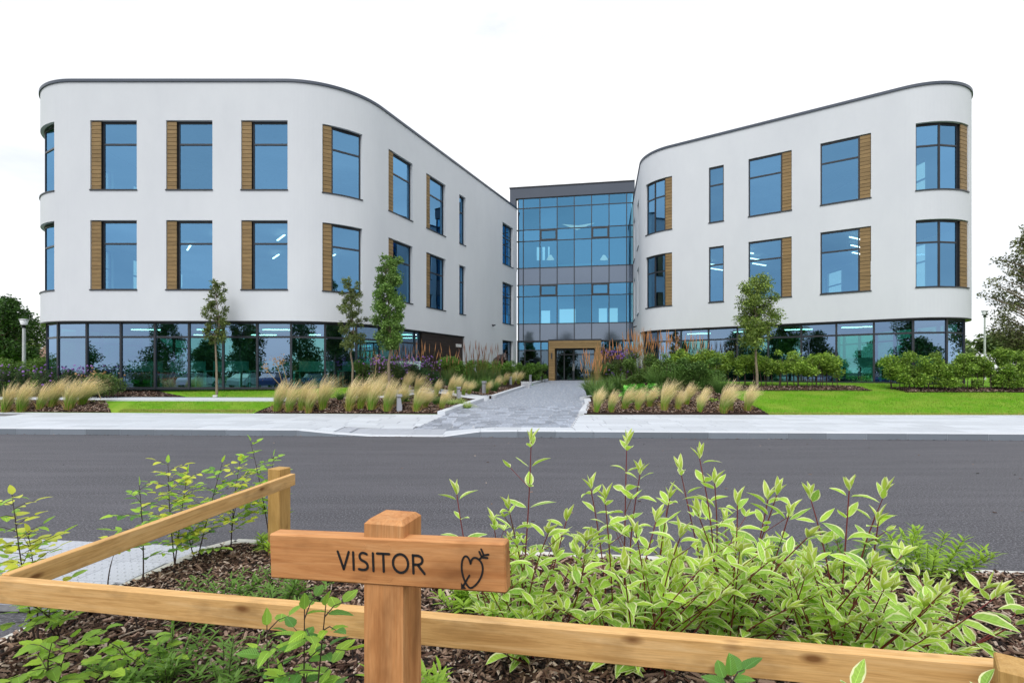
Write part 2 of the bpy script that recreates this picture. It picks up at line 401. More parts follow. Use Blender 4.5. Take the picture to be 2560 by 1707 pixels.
# base sheet to the horizon, with the road laid over it
MB().add([(-600, -300, -.03), (600, -300, -.03), (600, 900, -.03), (-600, 900, -.03)], [(0, 1, 2, 3)]).build('ground', 'verge_ground')['kind'] = 'structure'
MB().add([(-90, -26, 0), (90, -26, 0), (90, yk(90) - .0, 0), (-90, yk(-90), 0)], [(0, 1, 2, 3)]).build('road', 'asphalt')['kind'] = 'structure'
# lawn terrace the building stands on
def xe(Y): return 60
patch('lawn', 'lawn_green', -60, 60, yb, lambda X: 75, 300, 260, 0, 'structure', gzl)
# ---- far pavement: kerb stones and slabs, each its own piece
pav = bpy.data.objects.new('pavement', None); COL.objects.link(pav); pav['kind'] = 'structure'
m = MB(); nx = 160
for i in range(nx + 1):
    X = -30 + 60 * i / nx; m.v += [(X, yk(X) + .02, hk(X) - .022), (X, yb(X) + .02, .178)]
for i in range(nx): m.f.append((2 * i, 2 * i + 2, 2 * i + 3, 2 * i + 1)); m.mi.append(0); m.sm.append(False)
m.build('bedding', 'joint_sand', pav)
def quadstone(x0, x1, ya, yb_, z, th, name, mats, parent, ch=.006):
    """a paving stone whose corners follow the fall of the ground; ya,yb_ functions of X"""
    top = [(x0, ya(x0)), (x1, ya(x1)), (x1, yb_(x1)), (x0, yb_(x0))]
    V = []; 
    cx = sum(p[0] for p in top) / 4; cy = sum(p[1] for p in top) / 4
    for (x, y) in top: V.append((x, y, z(x, y) - th))
    for (x, y) in top: V.append((x, y, z(x, y) - ch))
    for (x, y) in top:
        dx, dy = cx - x, cy - y; V.append((x + math.copysign(ch, dx), y + math.copysign(ch, dy), z(x, y)))
    Fs = [(8, 9, 10, 11)] + [(4 + i, 4 + (i + 1) % 4, 8 + (i + 1) % 4, 8 + i) for i in range(4)] + [(i, (i + 1) % 4, 4 + (i + 1) % 4, 4 + i) for i in range(4)]
    mm = MB(); mm.add([(a - cx, b - cy, c) for a, b, c in V], Fs, 0)
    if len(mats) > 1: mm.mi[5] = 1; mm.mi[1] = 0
    return mm.build(name, mats, parent, Matrix.Translation((cx, cy, 0)))
kx = -15.5; 
kb = [-15.5 + .92 * i for i in range(34)]
for a, b in zip(kb, kb[1:]):
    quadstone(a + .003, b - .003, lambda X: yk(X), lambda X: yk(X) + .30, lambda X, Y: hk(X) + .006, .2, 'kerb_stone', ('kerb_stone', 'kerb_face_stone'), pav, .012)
PR = lambda Y: interp(Y, XR); PL = lambda Y: interp(Y, XL)
rows = 8
def row_y(j): return lambda X: lerp(yk(X) + .306, yb(X) - .02, j / rows)
cnt = 0
for j in range(rows):
    off = random.uniform(0, 1.2); x = -17.4 + off
    ya, ybb = row_y(j), row_y(j + 1)
    while x < 17.2:
        w = random.choice((.9, 1.05, 1.2)); x1 = x + w; ym = (ya(x) + ybb(x)) / 2
        pl, pr = PL(ym), PR(ym)
        a, b = x, x1
        if j > 0:
            if a < pl < b: b = pl
            elif pl <= a and b <= pr: x = x1; continue
            elif a < pr < b: a = pr
        if j <= 1:
            if a < -4.56 < b: b = -4.56
            elif a < -1.74 < b: a = -1.74
        if abs(a) * 1300 < 1420 * ym or abs(b) * 1300 < 1420 * ym:
            if b - a > .12 and not (j <= 1 and -4.55 < (a + b) / 2 < -1.75):
                quadstone(a + .007, b - .007, lambda X: ya(X) + .006, lambda X: ybb(X) - .006, lambda X, Y: zpave(X, Y) + random.uniform(0, .0015), .05, 'paving_slab', ('paving_slab',), pav, .004); cnt += 1
        x = x1
print('slabs', cnt)
# ribbed tactile tiles at the crossing
tm = MB(); tm.cbox(-.198, .198, -.198, .198, -.04, 0, .004)
for k in range(6): tm.cbox(-.19, .19, -.175 + k * .064, -.145 + k * .064, 0, .005, .002)
tmesh = tm.mesh('tactile_tile', 'tactile_stone')
for j in range(2):
    for i in range(7):
        X = -4.35 + i * .4; Y = yk(X) + .31 + .2 + j * .41; s = (zpave(X, Y + .2) - zpave(X, Y - .2)) / .4
        link('tactile_tile', tmesh, pav, Matrix.Translation((X, Y, zpave(X, Y) + .004)) @ Matrix.Rotation(math.atan(s), 4, 'X'))
# pale flush edge at the back of the pavement
m = MB()
for a, b in ((-26, -2.35), (2.3, 26)):
    n = 30
    for i in range(n):
        x0, x1 = lerp(a, b, i / n), lerp(a, b, (i + 1) / n)
        quadstone(x0 + .003, x1 - .003, lambda X: yb(X) - .016, lambda X: yb(X) + .10, lambda X, Y: .222, .2, 'edging_stone', ('kerb_stone',), pav)
# ---- main path: granite setts
path = bpy.data.objects.new('path', None); COL.objects.link(path); path['kind'] = 'structure'
def zmain(X, Y): return zpave(X, Y) + .001 if Y < yb(X) else zpath(Y) + .001 + lerp(zpave(X, yb(X)) - .2, 0, 1)
patch('bedding', 'path_joint', PL, PR, 13.15, 37.6, 8, 60, -.016, None, zmain, path)
setts = []
Y = 13.62
while Y < 37.4:
    d = .30; x = PL(Y) + .02 + random.uniform(-.2, 0)
    while x < PR(Y):
        w = random.choice((.22, .3, .3, .42)); a = max(x, PL(Y) + .01); b = min(x + w, PR(Y) - .01)
        if b - a > .06: setts.append((a, b, Y))
        x += w
    Y += d
setts.sort(key=lambda q: q[2]); print('setts', len(setts))
lib = {}
def sett_geo(w, d=.3):
    m = MB(); m.cbox(-w / 2 + .006, w / 2 - .006, -d / 2 + .006, d / 2 - .006, -.05, 0, .008); return m
rest = MB()
for i, (a, b, Y) in enumerate(setts):
    X = (a + b) / 2; w = round((b - a) * 25) / 25; w = max(w, .08); z = zmain(X, Y + .15) + random.uniform(-.001, .001)
    Mx = Matrix.Translation((X, Y + .15, z)) @ Matrix.Rotation(math.atan(.041), 4, 'X')
    if i < 290:
        if w not in lib: lib[w] = sett_geo(w).mesh('sett', 'granite_sett')
        link('sett', lib[w], path, Mx)
    else:
        g = sett_geo(w); rest.add([Mx @ Vector(v) for v in g.v], g.f)
ro = rest.build('sett', 'granite_sett', path); ro['kind'] = 'stuff'
# border stones along the front of the path
for i in range(5):
    a = -1.75 + i * .66
    quadstone(a + .003, a + .657, lambda X: yk(X) + .306, lambda X: yk(X) + .80, lambda X, Y: zpave(X, Y) + .006, .05, 'border_stone', ('paving_slab',), path)
# raised kerbs each side of the path
def ribbon(name, pts, w, h, mat, parent, zf=lambda x, y: zpath(y)):
    """edging stones following a plan polyline, one object per stone"""
    for (x0, y0), (x1, y1) in zip(pts, pts[1:]):
        L = math.hypot(x1 - x0, y1 - y0); n = max(1, round(L / .92)); dx, dy = (x1 - x0) / L, (y1 - y0) / L
        for i in range(n):
            m = MB(); a, b = L * i / n + .003, L * (i + 1) / n - .003; pa = (x0 + dx * a, y0 + dy * a); pb = (x0 + dx * b, y0 + dy * b)
            V = []
            for (px, py) in (pa, pb):
                z = zf(px, py)
                for s in (-w / 2, w / 2): V += [(px - dy * s, py + dx * s, z - .12), (px - dy * s, py + dx * s, z + h - .008), (px - dy * s * .85, py + dx * s * .85, z + h)]
            m.add(V, [(0, 1, 7, 6), (1, 2, 8, 7), (2, 5, 11, 8), (5, 4, 10, 11), (4, 3, 9, 10), (0, 3, 4, 1), (1, 4, 5, 2), (6, 7, 10, 9), (7, 8, 11, 10)])
            m.build(name, mat, parent)
ribbon('kerb_stone', [(-2.30, 16.9), (-1.98, 18.6), (-1.52, 20.6), (-1.30, 21.7)], .26, .13, 'kerb_stone', path)
ribbon('kerb_stone', [(-3.1, 22.75), (-1.1, 22.9), (-.82, 23.1), (-.2, 25.8), (.55, 28.9), (1.12, 31.4)], .2, .13, 'kerb_stone', path)
ribbon('kerb_stone', [(.55, 31.9), (1.15, 32.2), (2.42, 36.1)], .2, .13, 'kerb_stone', path)
ribbon('kerb_stone', [(2.30, 16.9), (2.85, 19.4), (3.12, 21.6)], .26, .13, 'kerb_stone', path)
ribbon('kerb_stone', [(2.95, 22.0), (3.4, 22.6), (4.45, 29), (6.2, 35.4)], .2, .13, 'kerb_stone', path)
# side path crossing the left lawn
sp = patch('side_path', 'kerb_stone', -30, -1.0, lambda X: 18.15 + (yb(X) - 16.9) + 3.35 * sm((X + 7) / 5), lambda X: 19.75 + (yb(X) - 16.9) + 3.0 * sm((X + 7) / 5), 90, 4, .045)
# ---- planting beds behind the pavement: bark sheets
yE = lambda X: yb(X) + .11
patch('planting_bed', 'soil', lambda Y: -8.6 + .55 * (Y - 17), lambda Y: PL(Y) - .16, 17.0, 21.55, 40, 30, .035, snap=True)
patch('planting_bed', 'soil', lambda Y: -6.4 + .18 * (Y - 17), lambda Y: PL(Y) - .16, 22.85, 36, 40, 40, .035)
patch('planting_bed', 'soil', lambda Y: PR(Y) + .16, lambda Y: 8.3 - .10 * (Y - 16.9), 16.9, 27.5, 40, 50, .035, snap=True)
patch('planting_bed', 'soil', -30, -13.6, yE, lambda X: yb(X) + interp(X, [(-15.6, 1.2), (-14.4, .75), (-13.6, .12)]), 60, 8, .035)
patch('planting_bed', 'soil', -30, -12.9, lambda X: yb(X) + 3.0, lambda X: yb(X) + interp(X, [(-15.5, 4.4), (-14.2, 3.6), (-12.9, 3.05)]), 60, 8, .035)
patch('planting_bed', 'soil', lambda Y: 6.4, lambda Y: 14.0, 20.2, 21.4, 30, 5, .03)
patch('planting_bed', 'soil', lambda Y: 15.1, lambda Y: 30, 19.9, 20.9, 30, 5, .03)

# bark chips on the far beds (uncountable)
CHV = [(-.5, -.5, 0), (.5, -.5, 0), (.5, .5, 0), (-.5, .5, 0), (-.42, -.3, 1), (.42, -.3, 1), (.42, .3, 1), (-.42, .3, 1)]
CHF = [(4, 5, 6, 7), (0, 1, 5, 4), (1, 2, 6, 5), (2, 3, 7, 6), (3, 0, 4, 7)]
def chipcols(N, dark=.0):
    pal = np.array([(.050, .028, .020), (.085, .045, .032), (.13, .075, .05), (.022, .015, .013), (.24, .16, .115), (.50, .40, .33), (.33, .22, .17), (.014, .010, .009)])
    p = np.array([.15, .14, .12, .13, .15, .12, .12, .07]); 
    return pal[rng.choice(len(pal), N, p=p / p.sum())] * rng.uniform(.55, 1.1, (N, 1))
def chips(name, pts, zf, L, W, H, tilt=.35):
    N = len(pts); an = rng.uniform(0, 2 * math.pi, N); tx, ty = rng.normal(0, tilt, N), rng.normal(0, tilt, N)
    x = np.stack([np.cos(an), np.sin(an), tx], 1); x /= np.linalg.norm(x, axis=1)[:, None]
    z = np.stack([rng.normal(0, tilt, N), ty, np.ones(N)], 1); z -= x * (x * z).sum(1)[:, None]; z /= np.linalg.norm(z, axis=1)[:, None]; y = np.cross(z, x)
    sz = np.stack([rng.uniform(*L, N), rng.uniform(*W, N), rng.uniform(*H, N)], 1)
    M = np.stack([x, y, z], 2) * sz[:, None, :]
    T = np.array([(a, b, zf(a, b)) for a, b in pts]) + np.stack([np.zeros(N), np.zeros(N), rng.uniform(-.004, .012, N)], 1)
    o = link(name, bulk(name, CHV, CHF, M, T, chipcols(N), 'bark_chips')); o['kind'] = 'stuff'; return o
pts = []
def scatter(n, x0, x1, y0, y1, ok): 
    r = []
    while len(r) < n:
        a, b = random.uniform(x0, x1), random.uniform(y0, y1)
        if ok(a, b): r.append((a, b))
    return r
pts += scatter(9000, -9, -1.8, 17, 19.6, lambda X, Y: -8.6 + .55 * (Y - 17) < X < PL(Y) - .2 and Y > yb(X) + .12)
pts += scatter(5000, -7, .5, 22.9, 27.5, lambda X, Y: -5 < X < PL(Y) - .2)
pts += scatter(9000, 2.3, 8.4, 16.95, 20, lambda X, Y: PR(Y) + .2 < X < 8.3 - .1 * (Y - 16.9))
pts += scatter(3000, -18, -13.7, 17.3, 18.9, lambda X, Y: yb(X) + .12 < Y < yb(X) + 1.1 * sm((-13.6 - X) / 1.5 + .2))
pts += scatter(1500, -18, -13.0, 20.2, 22.2, lambda X, Y: yb(X) + 3.0 < Y < yb(X) + interp(X, [(-15.5, 4.2), (-14.2, 3.5), (-12.9, 3.05)]))
pts += scatter(2000, 6.5, 14, 20.2, 21.3, lambda X, Y: True)
pts += scatter(2000, 15.2, 21, 19.9, 20.8, lambda X, Y: True)
chips('bark_mulch', pts, lambda X, Y: gz(X, Y) + .04, (.03, .09), (.012, .03), (.006, .02))

# ---- near side: planting bed, edging, blister paving
def zbed(X, Y): return .07 + .05 * sm((4.6 - Y) / 1.5)
EDL = [(-2.60, 4.68), (-2.86, 2.85), (-3.1, 1.0), (-3.3, -1.2)]
def xedge(Y): return interp(-Y, [(-4.68, -2.60), (-2.85, -2.86), (-1.0, -3.1), (1.2, -3.3)])
def yedge(X): return 4.66 - .12 * (X + 2.6)
patch('planting_bed', 'soil', -3.3, 6.5, lambda X: -1.2, lambda X: yedge(X) - .03, 60, 40, 0, 'structure', lambda X, Y: zbed(X, Y) if X > xedge(Y) else -.02)
edg = bpy.data.objects.new('bed_edging', None); COL.objects.link(edg); edg['kind'] = 'structure'
ribbon('edging_stone', [(-2.2, yedge(-2.2) + .0), (-2.47, yedge(-2.47)), (-2.60, 4.45)], .10, .10, 'concrete_edging', edg, lambda x, y: 0)
ribbon('edging_stone', [(-2.60, 4.44), (-2.86, 2.85), (-3.1, 1.0), (-3.3, -1.2)], .10, .10, 'concrete_edging', edg, lambda x, y: 0)
ribbon('edging_stone', [(-2.2, yedge(-2.2)), (6.5, yedge(6.5))], .08, .10, 'concrete_edging', edg, lambda x, y: 0)
bl = bpy.data.objects.new('blister_paving', None); COL.objects.link(bl); bl['kind'] = 'structure'
tm = MB(); tm.cbox(-.198, .198, -.198, .198, -.05, 0, .004)
for i in range(6):
    for j in range(6):
        tm.lathe([(.0125, 0), (.011, .0035), (.007, .005), (.0, .005)], 8, 0, (-.165 + i * .066, -.165 + j * .066, 0))
tmesh2 = tm.mesh('blister_tile', 'tactile_stone')
rz = math.atan(-.12)
for i in range(12):
    for j in range(3):
        lx, ly = -.26 - .4 * i, -.24 - .4 * j
        X = -2.68 + lx * math.cos(rz) - ly * math.sin(rz) - .06 * j; Y = 4.72 + lx * math.sin(rz) + ly * math.cos(rz)
        link('blister_tile', tmesh2, bl, Matrix.Translation((X, Y, .03)) @ Matrix.Rotation(rz, 4, 'Z'))
MB().add([(-8, 3.5, .012), (-2.75, 3.45, .012), (-2.66, 4.70, .012), (-8, 5.3, .012)], [(0, 1, 2, 3)]).build('bedding', 'joint_sand', bl)
pts = scatter(70000, -3.2, 6.4, .3, 4.65, lambda X, Y: X > xedge(Y) + .06 and Y < yedge(X) - .05 and abs(X) < Y * 1.12 + (1.4 if random.random() < .5 else .3))
chips('bark_mulch', pts, lambda X, Y: zbed(X, Y) + .008, (.018, .085), (.006, .019), (.003, .008), .45)
pts = scatter(1200, -3.0, 4.6, .5, 4.6, lambda X, Y: X > xedge(Y) + .1 and Y < yedge(X) - .1 and abs(X) < Y * 1.12)
chips('bark_mulch', pts, lambda X, Y: zbed(X, Y) + .02, (.06, .13), (.008, .02), (.004, .01), .3)
# litter along the far kerb and on the road
N = 160
pts = [(x, yk(x) - abs(random.gauss(0, .05)) - .02) for x in np.random.default_rng(3).uniform(-13, 13, N)] + scatter(60, -8, 8, 5, 12, lambda X, Y: True)
chips('leaf_litter', pts, lambda X, Y: .006, (.02, .05), (.01, .02), (.002, .006), .2)
# grass blades on the lawns (uncountable)
BLV = [(-.5, 0, 0), (.5, 0, 0), (.1, .25, 1)]
def inbed(X, Y):
    if X < PL(Y) and X > -9: return X > -8.6 + .55 * (Y - 17) and Y < 21.8 or (X > -6.4 and Y > 22.7)
    if PL(Y) <= X <= PR(Y) + .2: return True
    if X > PR(Y) and Y < 27.5 and X < 8.3 - .10 * (Y - 16.9): return True
    return False
def onlawn(X, Y):
    if Y < yb(X) + .12 or inbed(X, Y): return False
    if X < 0:
        q = Y - (yb(X) - 16.9)
        if 18.0 < q < 19.95 or q > 21.3: return False
        if X < -13.4 and q < 18: return False
        if X < -12.8 and q > 19.9: return q > 20.0 + (-12.7 - X) * .6
    return True
pts = scatter(60000, -16, 19, 16.8, 22.5, onlawn) + scatter(9000, -14.5, -8.7, 16.8, 17.9, lambda X, Y: onlawn(X, Y) and Y < yb(X) + .34) + scatter(12000, 8, 19, 16.6, 17.1, lambda X, Y: onlawn(X, Y) and Y < yb(X) + .34); N = len(pts)
an = rng.uniform(0, 6.28, N); h = rng.uniform(.025, .06, N)
edge = np.array([1 if (Y < yb(X) + .35) or (X < 0 and 19.9 < Y - yb(X) + 16.9 < 20.2) else 0 for X, Y in pts])
M = np.zeros((N, 3, 3)); M[:, 0, 0] = np.cos(an) * .012; M[:, 1, 0] = np.sin(an) * .012; M[:, 0, 1] = -np.sin(an) * h; M[:, 1, 1] = np.cos(an) * h; M[:, 2, 2] = h
T = np.array([(a, b, gz(a, b)) for a, b in pts])
c = np.array([(.12, .33, .012)]) * rng.uniform(.6, 1.5, (N, 1)) + rng.uniform(0, .05, (N, 1)) * np.array([(1, .4, 0)])
c = np.where((edge > 0)[:, None] & (rng.random(N) < .6)[:, None], np.array([(.55, .48, .16)]) * rng.uniform(.7, 1.2, (N, 1)), c)
from mathutils import noise as _nz
yp = np.array([max(0, min(1, .5 + 1.6 * _nz.noise((a * .9, b * 1.6, 0)) + .6 * _nz.noise((a * 4, b * 4, 3)))) for a, b in pts])[:, None]
c = c * (1 - yp * .55) + np.array([(.36, .42, .07)]) * yp * .55
o = link('lawn_grass', bulk('lawn_grass', BLV, [(0, 1, 2)], M, T, c, 'foliage')); o['kind'] = 'stuff'
# ================================================================ BUILDING
class Curve:
    """plan line of a facade: straight runs and arcs, walked with the outside on the right hand"""
    def __init__(s, p, hd, segs, step=.14):
        s.P = [tuple(p)]; s.S = [0.0]; a = R(hd); x, y = p; L = 0
        for sg in segs:
            if sg[0] == 'L':
                n = max(1, int(sg[1] / 3)); 
                for i in range(n):
                    x += math.cos(a) * sg[1] / n; y += math.sin(a) * sg[1] / n; L += sg[1] / n; s.P.append((x, y)); s.S.append(L)
            else:
                r, t = sg[1], R(sg[2]); al = abs(t) * r; n = max(3, int(al / step)); sgn = 1 if t > 0 else -1
                cx, cy = x - math.sin(a) * r * sgn, y + math.cos(a) * r * sgn
                for i in range(1, n + 1):
                    b = a + t * i / n; s.P.append((cx + math.sin(b) * r * sgn, cy - math.cos(b) * r * sgn)); s.S.append(L + al * i / n)
                a += t; L += al; x, y = s.P[-1]
        s.len = L
        s.N = []
        for i in range(len(s.P)):
            p0 = s.P[max(0, i - 1)]; p1 = s.P[min(len(s.P) - 1, i + 1)]; d = math.hypot(p1[0] - p0[0], p1[1] - p0[1]); s.N.append(((p1[1] - p0[1]) / d, -(p1[0] - p0[0]) / d))
    def loc(s, t):
        t = max(0, min(s.len, t))
        for i in range(len(s.S) - 1):
            if t <= s.S[i + 1] + 1e-9: break
        w = (t - s.S[i]) / (s.S[i + 1] - s.S[i]); return i, w
    def pt(s, t, off=0.0):
        i, w = s.loc(t); p = lerp(s.P[i][0], s.P[i + 1][0], w), lerp(s.P[i][1], s.P[i + 1][1], w)
        n = lerp(s.N[i][0], s.N[i + 1][0], w), lerp(s.N[i][1], s.N[i + 1][1], w); l = math.hypot(*n)
        return (p[0] + n[0] / l * off, p[1] + n[1] / l * off)
    def s_at(s, px, lo, hi):
        """distance along the facade of the point seen at image column px"""
        k = (px - 1280) / F; best = None; n = 4000; pv = None
        for i in range(n + 1):
            t = lerp(lo, hi, i / n); x, y = s.pt(t); v = x - k * y
            if pv is not None and v * pv <= 0: return t
            pv = v
        raise ValueError(px)
    def breaks(s, a, b): return [q for q in s.S if a + 1e-4 < q < b - 1e-4]
def wall(cv, z0, z1, ops, th, mat, name, parent, s0=0, s1=None):
    s1 = cv.len if s1 is None else s1
    S = sorted(set([round(q, 4) for q in [s0, s1] + cv.breaks(s0, s1) + [q for o in ops for q in o[:2]] if s0 <= q <= s1 + 1e-6]))
    S = [S[0]] + [b for a, b in zip(S, S[1:]) if b - a > 1e-3]
    Z = sorted(set([z0, z1] + [q for o in ops for q in o[2:4] if z0 <= q <= z1]))
    hole = lambda a, z: any(o[0] < a < o[1] and o[2] < z < o[3] for o in ops)
    m = MB(); idx = {}
    def V(i, j, k):
        if (i, j, k) not in idx:
            p = cv.pt(S[i], -th if k else 0); idx[(i, j, k)] = len(m.v); m.v.append((p[0], p[1], Z[j]))
        return idx[(i, j, k)]
    solid = [[not hole((S[i] + S[i + 1]) / 2, (Z[j] + Z[j + 1]) / 2) for j in range(len(Z) - 1)] for i in range(len(S) - 1)]
    g = lambda i, j: 0 <= i < len(S) - 1 and 0 <= j < len(Z) - 1 and solid[i][j]
    def face(f, sm_=False): m.f.append(f); m.mi.append(0); m.sm.append(False)
    for i in range(len(S) - 1):
        for j in range(len(Z) - 1):
            if not solid[i][j]: continue
            face((V(i, j, 0), V(i + 1, j, 0), V(i + 1, j + 1, 0), V(i, j + 1, 0))); face((V(i + 1, j, 1), V(i, j, 1), V(i, j + 1, 1), V(i + 1, j + 1, 1)))
            if not g(i - 1, j): face((V(i, j, 1), V(i, j, 0), V(i, j + 1, 0), V(i, j + 1, 1)))
            if not g(i + 1, j): face((V(i + 1, j, 0), V(i + 1, j, 1), V(i + 1, j + 1, 1), V(i + 1, j + 1, 0)))
            if not g(i, j - 1): face((V(i, j, 1), V(i + 1, j, 1), V(i + 1, j, 0), V(i, j, 0)))
            if not g(i, j + 1): face((V(i, j + 1, 0), V(i + 1, j + 1, 0), V(i + 1, j + 1, 1), V(i, j + 1, 1)))
    o = m.build(name, mat, parent)
    # smooth the long curved faces only
    return o
def strip(m, cv, a, b, z0, z1, o0, o1, mi=0, straight=False):
    """a bar following the facade from a to b, between offsets o0 (inner) and o1 (outer)"""
    S = [a, b] if straight else [a] + cv.breaks(a, b) + [b]
    V = []
    for q in S:
        for o in (o0, o1): p = cv.pt(q, o); V += [(p[0], p[1], z0), (p[0], p[1], z1)]
    f = [(2, 3, 1, 0), (len(V) - 4, len(V) - 3, len(V) - 1, len(V) - 2)]
    for i in range(len(S) - 1):
        k = 4 * i
        f += [(k + 2, k + 6, k + 7, k + 3), (k, k + 1, k + 5, k + 4), (k + 1, k + 3, k + 7, k + 5), (k, k + 4, k + 6, k + 2)]
    m.add(V, f, mi); return m
def flatbar(m, p, q, z0, z1, d0, d1, mi=0):
    """bar between plan points p and q, thickness from d0 to d1 along the outward normal"""
    L = math.hypot(q[0] - p[0], q[1] - p[1]); nx, ny = (q[1] - p[1]) / L, -(q[0] - p[0]) / L
    V = []
    for a in (p, q):
        for d in (d0, d1): V += [(a[0] + nx * d, a[1] + ny * d, z0), (a[0] + nx * d, a[1] + ny * d, z1)]
    m.add(V, [(2, 3, 1, 0), (4, 5, 7, 6), (2, 6, 7, 3), (0, 1, 5, 4), (1, 3, 7, 5), (0, 4, 6, 2)], mi)
def along(p, q, t): return (lerp(p[0], q[0], t), lerp(p[1], q[1], t))
def window(cv, a, b, z0, z1, parent, wood=None, panes=1, transom=True, rec=.17, gmat='window_glass', grid=None, wfrac=.22, name='window'):
    """punched window: frame mesh with board and pane children. wood 'L', 'R' or None"""
    m = MB(); fw = .055
    sg = a; se = b
    if wood == 'L': sg = a + (b - a) * wfrac
    if wood == 'R': se = b - (b - a) * wfrac
    ends = [cv.pt(lerp(sg, se, i / panes), -rec) for i in range(panes + 1)]
    zt = z1 - .92
    for i in range(panes):
        p, q = ends[i], ends[i + 1]; L = math.hypot(q[0] - p[0], q[1] - p[1]); e = fw / L
        flatbar(m, p, along(p, q, e * (1 if i == 0 else .6)), z0, z1, -.06, .03); flatbar(m, along(p, q, 1 - e * (1 if i == panes - 1 else .6)), q, z0, z1, -.06, .031)
        flatbar(m, along(p, q, e), along(p, q, 1 - e), z0, z0 + fw, -.06, .028); flatbar(m, along(p, q, e), along(p, q, 1 - e), z1 - fw - .03, z1, -.06, .028)
        if transom: flatbar(m, along(p, q, e), along(p, q, 1 - e), zt - .035, zt + .035, -.05, .029)
        if grid:
            for g in range(1, grid): flatbar(m, along(p, q, e), along(p, q, 1 - e), lerp(z0, z1, g / grid) - .02, lerp(z0, z1, g / grid) + .02, -.04, .027)
            flatbar(m, along(p, q, .47), along(p, q, .53), z0 + fw, z1 - fw, -.05, .026)
    # sill and head flashing
    strip(m, cv, a - .02, b + .02, z0 - .035, z0 + .012, -rec - .03, .035); strip(m, cv, a + .002, b - .002, z1 - .03, z1 - .001, -rec - .02, -rec + .05)
    fr = m.build(name, 'dark_metal', parent)
    zr = [(z0 + fw, zt - .035), (zt + .035, z1 - fw - .03)] if transom else [(z0 + fw, z1 - fw - .03)]
    for i in range(panes):
        p, q = ends[i], ends[i + 1]; L = math.hypot(q[0] - p[0], q[1] - p[1]); e = fw / L * .9
        for (u, w) in zr:
            g = MB(); flatbar(g, along(p, q, e), along(p, q, 1 - e), u - .01, w + .01, -.012, 0); 
            g.f = [g.f[2]]; g.mi = [0]; g.sm = [False]; g.v = g.v; g.build('pane', gmat, fr)
    if wood:
        u, w = (a + .012, sg - .01) if wood == 'L' else (se + .01, b - .012)
        bk = MB(); strip(bk, cv, u, w, z0 + .012, z1 - .03, -rec - .02, -.075); bk.build('backing', 'black_metal', fr)
        n = 17; h = (z1 - z0 - .05) / n
        for k in range(n):
            g = MB(); strip(g, cv, u + .003, w - .003, z0 + .02 + k * h, z0 + .02 + (k + 1) * h - .016, -.074, -.045); g.build('board', 'wood_cladding', fr)
    return fr
def polybar(m, P, z0, z1, d0, d1):
    V = []; n = len(P)
    for i, p in enumerate(P):
        a, b = P[max(0, i - 1)], P[min(n - 1, i + 1)]; L = math.hypot(b[0] - a[0], b[1] - a[1]); nx, ny = (b[1] - a[1]) / L, -(b[0] - a[0]) / L
        for d in (d0, d1): V += [(p[0] + nx * d, p[1] + ny * d, z0), (p[0] + nx * d, p[1] + ny * d, z1)]
    f = [(2, 3, 1, 0), (len(V) - 4, len(V) - 3, len(V) - 1, len(V) - 2)]
    for i in range(n - 1):
        k = 4 * i; f += [(k + 2, k + 6, k + 7, k + 3), (k, k + 1, k + 5, k + 4), (k + 1, k + 3, k + 7, k + 5), (k, k + 4, k + 6, k + 2)]
    m.add(V, f); return m
def curtain(cv, a, b, z0, zt, z1, stops, parent, rec=.22, gm=('teal_glass', 'teal_glass'), name='glazed_screen'):
    """storefront glazing with mullions at the given stops"""
    st = [a] + [q for q in stops if a + .25 < q < b - .25] + [b]; m = MB()
    P = [cv.pt(q, -rec) for q in st]
    polybar(m, P, z1 - .09, z1, -.08, .02)
    fr = m.build(name, 'dark_metal', parent)
    m = MB(); polybar(m, P, zt - .04, zt + .04, -.08, .021); m.build('transom', 'dark_metal', fr)
    m = MB(); polybar(m, P, z0, z0 + .09, -.08, .02); m.build('base_rail', 'dark_metal', fr)
    for i, q in enumerate(st):
        g = MB(); x, y = cv.pt(q, -rec); nx, ny = cv.pt(q, -rec + 1); nx -= x; ny -= y; tx, ty = -ny, nx; w, d0, d1 = .04, -.09, .045
        V = [(x + tx * s * w + nx * d, y + ty * s * w + ny * d, z) for s in (-1, 1) for d in (d0, d1) for z in (z0, z1)]
        g.add(V, [(2, 3, 1, 0), (4, 5, 7, 6), (2, 6, 7, 3), (0, 1, 5, 4), (1, 3, 7, 5), (0, 4, 6, 2)]); g.build('mullion', 'dark_metal', fr)
    for p, q in zip(P, P[1:]):
        L = math.hypot(q[0] - p[0], q[1] - p[1]); e = .03 / L
        for (u, w, k) in ((z0 + .08, zt - .03, 0), (zt + .03, z1 - .08, 1)):
            g = MB(); flatbar(g, along(p, q, e), along(p, q, 1 - e), u, w, -.012, 0); g.f = [g.f[2]]; g.mi = [0]; g.sm = [False]; pk = gm[k] if gm[k] != 'teal_glass' or k else random.choice(('teal_glass', 'teal_glass', 'cyan_glass')); g.build('pane', pk, fr)
    return fr
def polyslab(name, pts, z0, z1, mat, parent): return MB().prism(pts, z0, z1).build(name, mat, parent)

office = empty('office_building', (0, 34, .95), 'white rendered three storey office with two curved wings and a glazed centre', 'building')
office_M = Matrix.Translation((0, -34, -.95))
class Off:  # geometry is written in world metres; parts hang from the building's empty
    pass
OP = office
_build0 = MB.build
def _b(s, name, mats, parent=None, M=None):
    o = _build0(s, name, mats, parent, M)
    if parent is office: o.matrix_local = office_M @ (M if M is not None else Matrix())
    return o
MB.build = _b

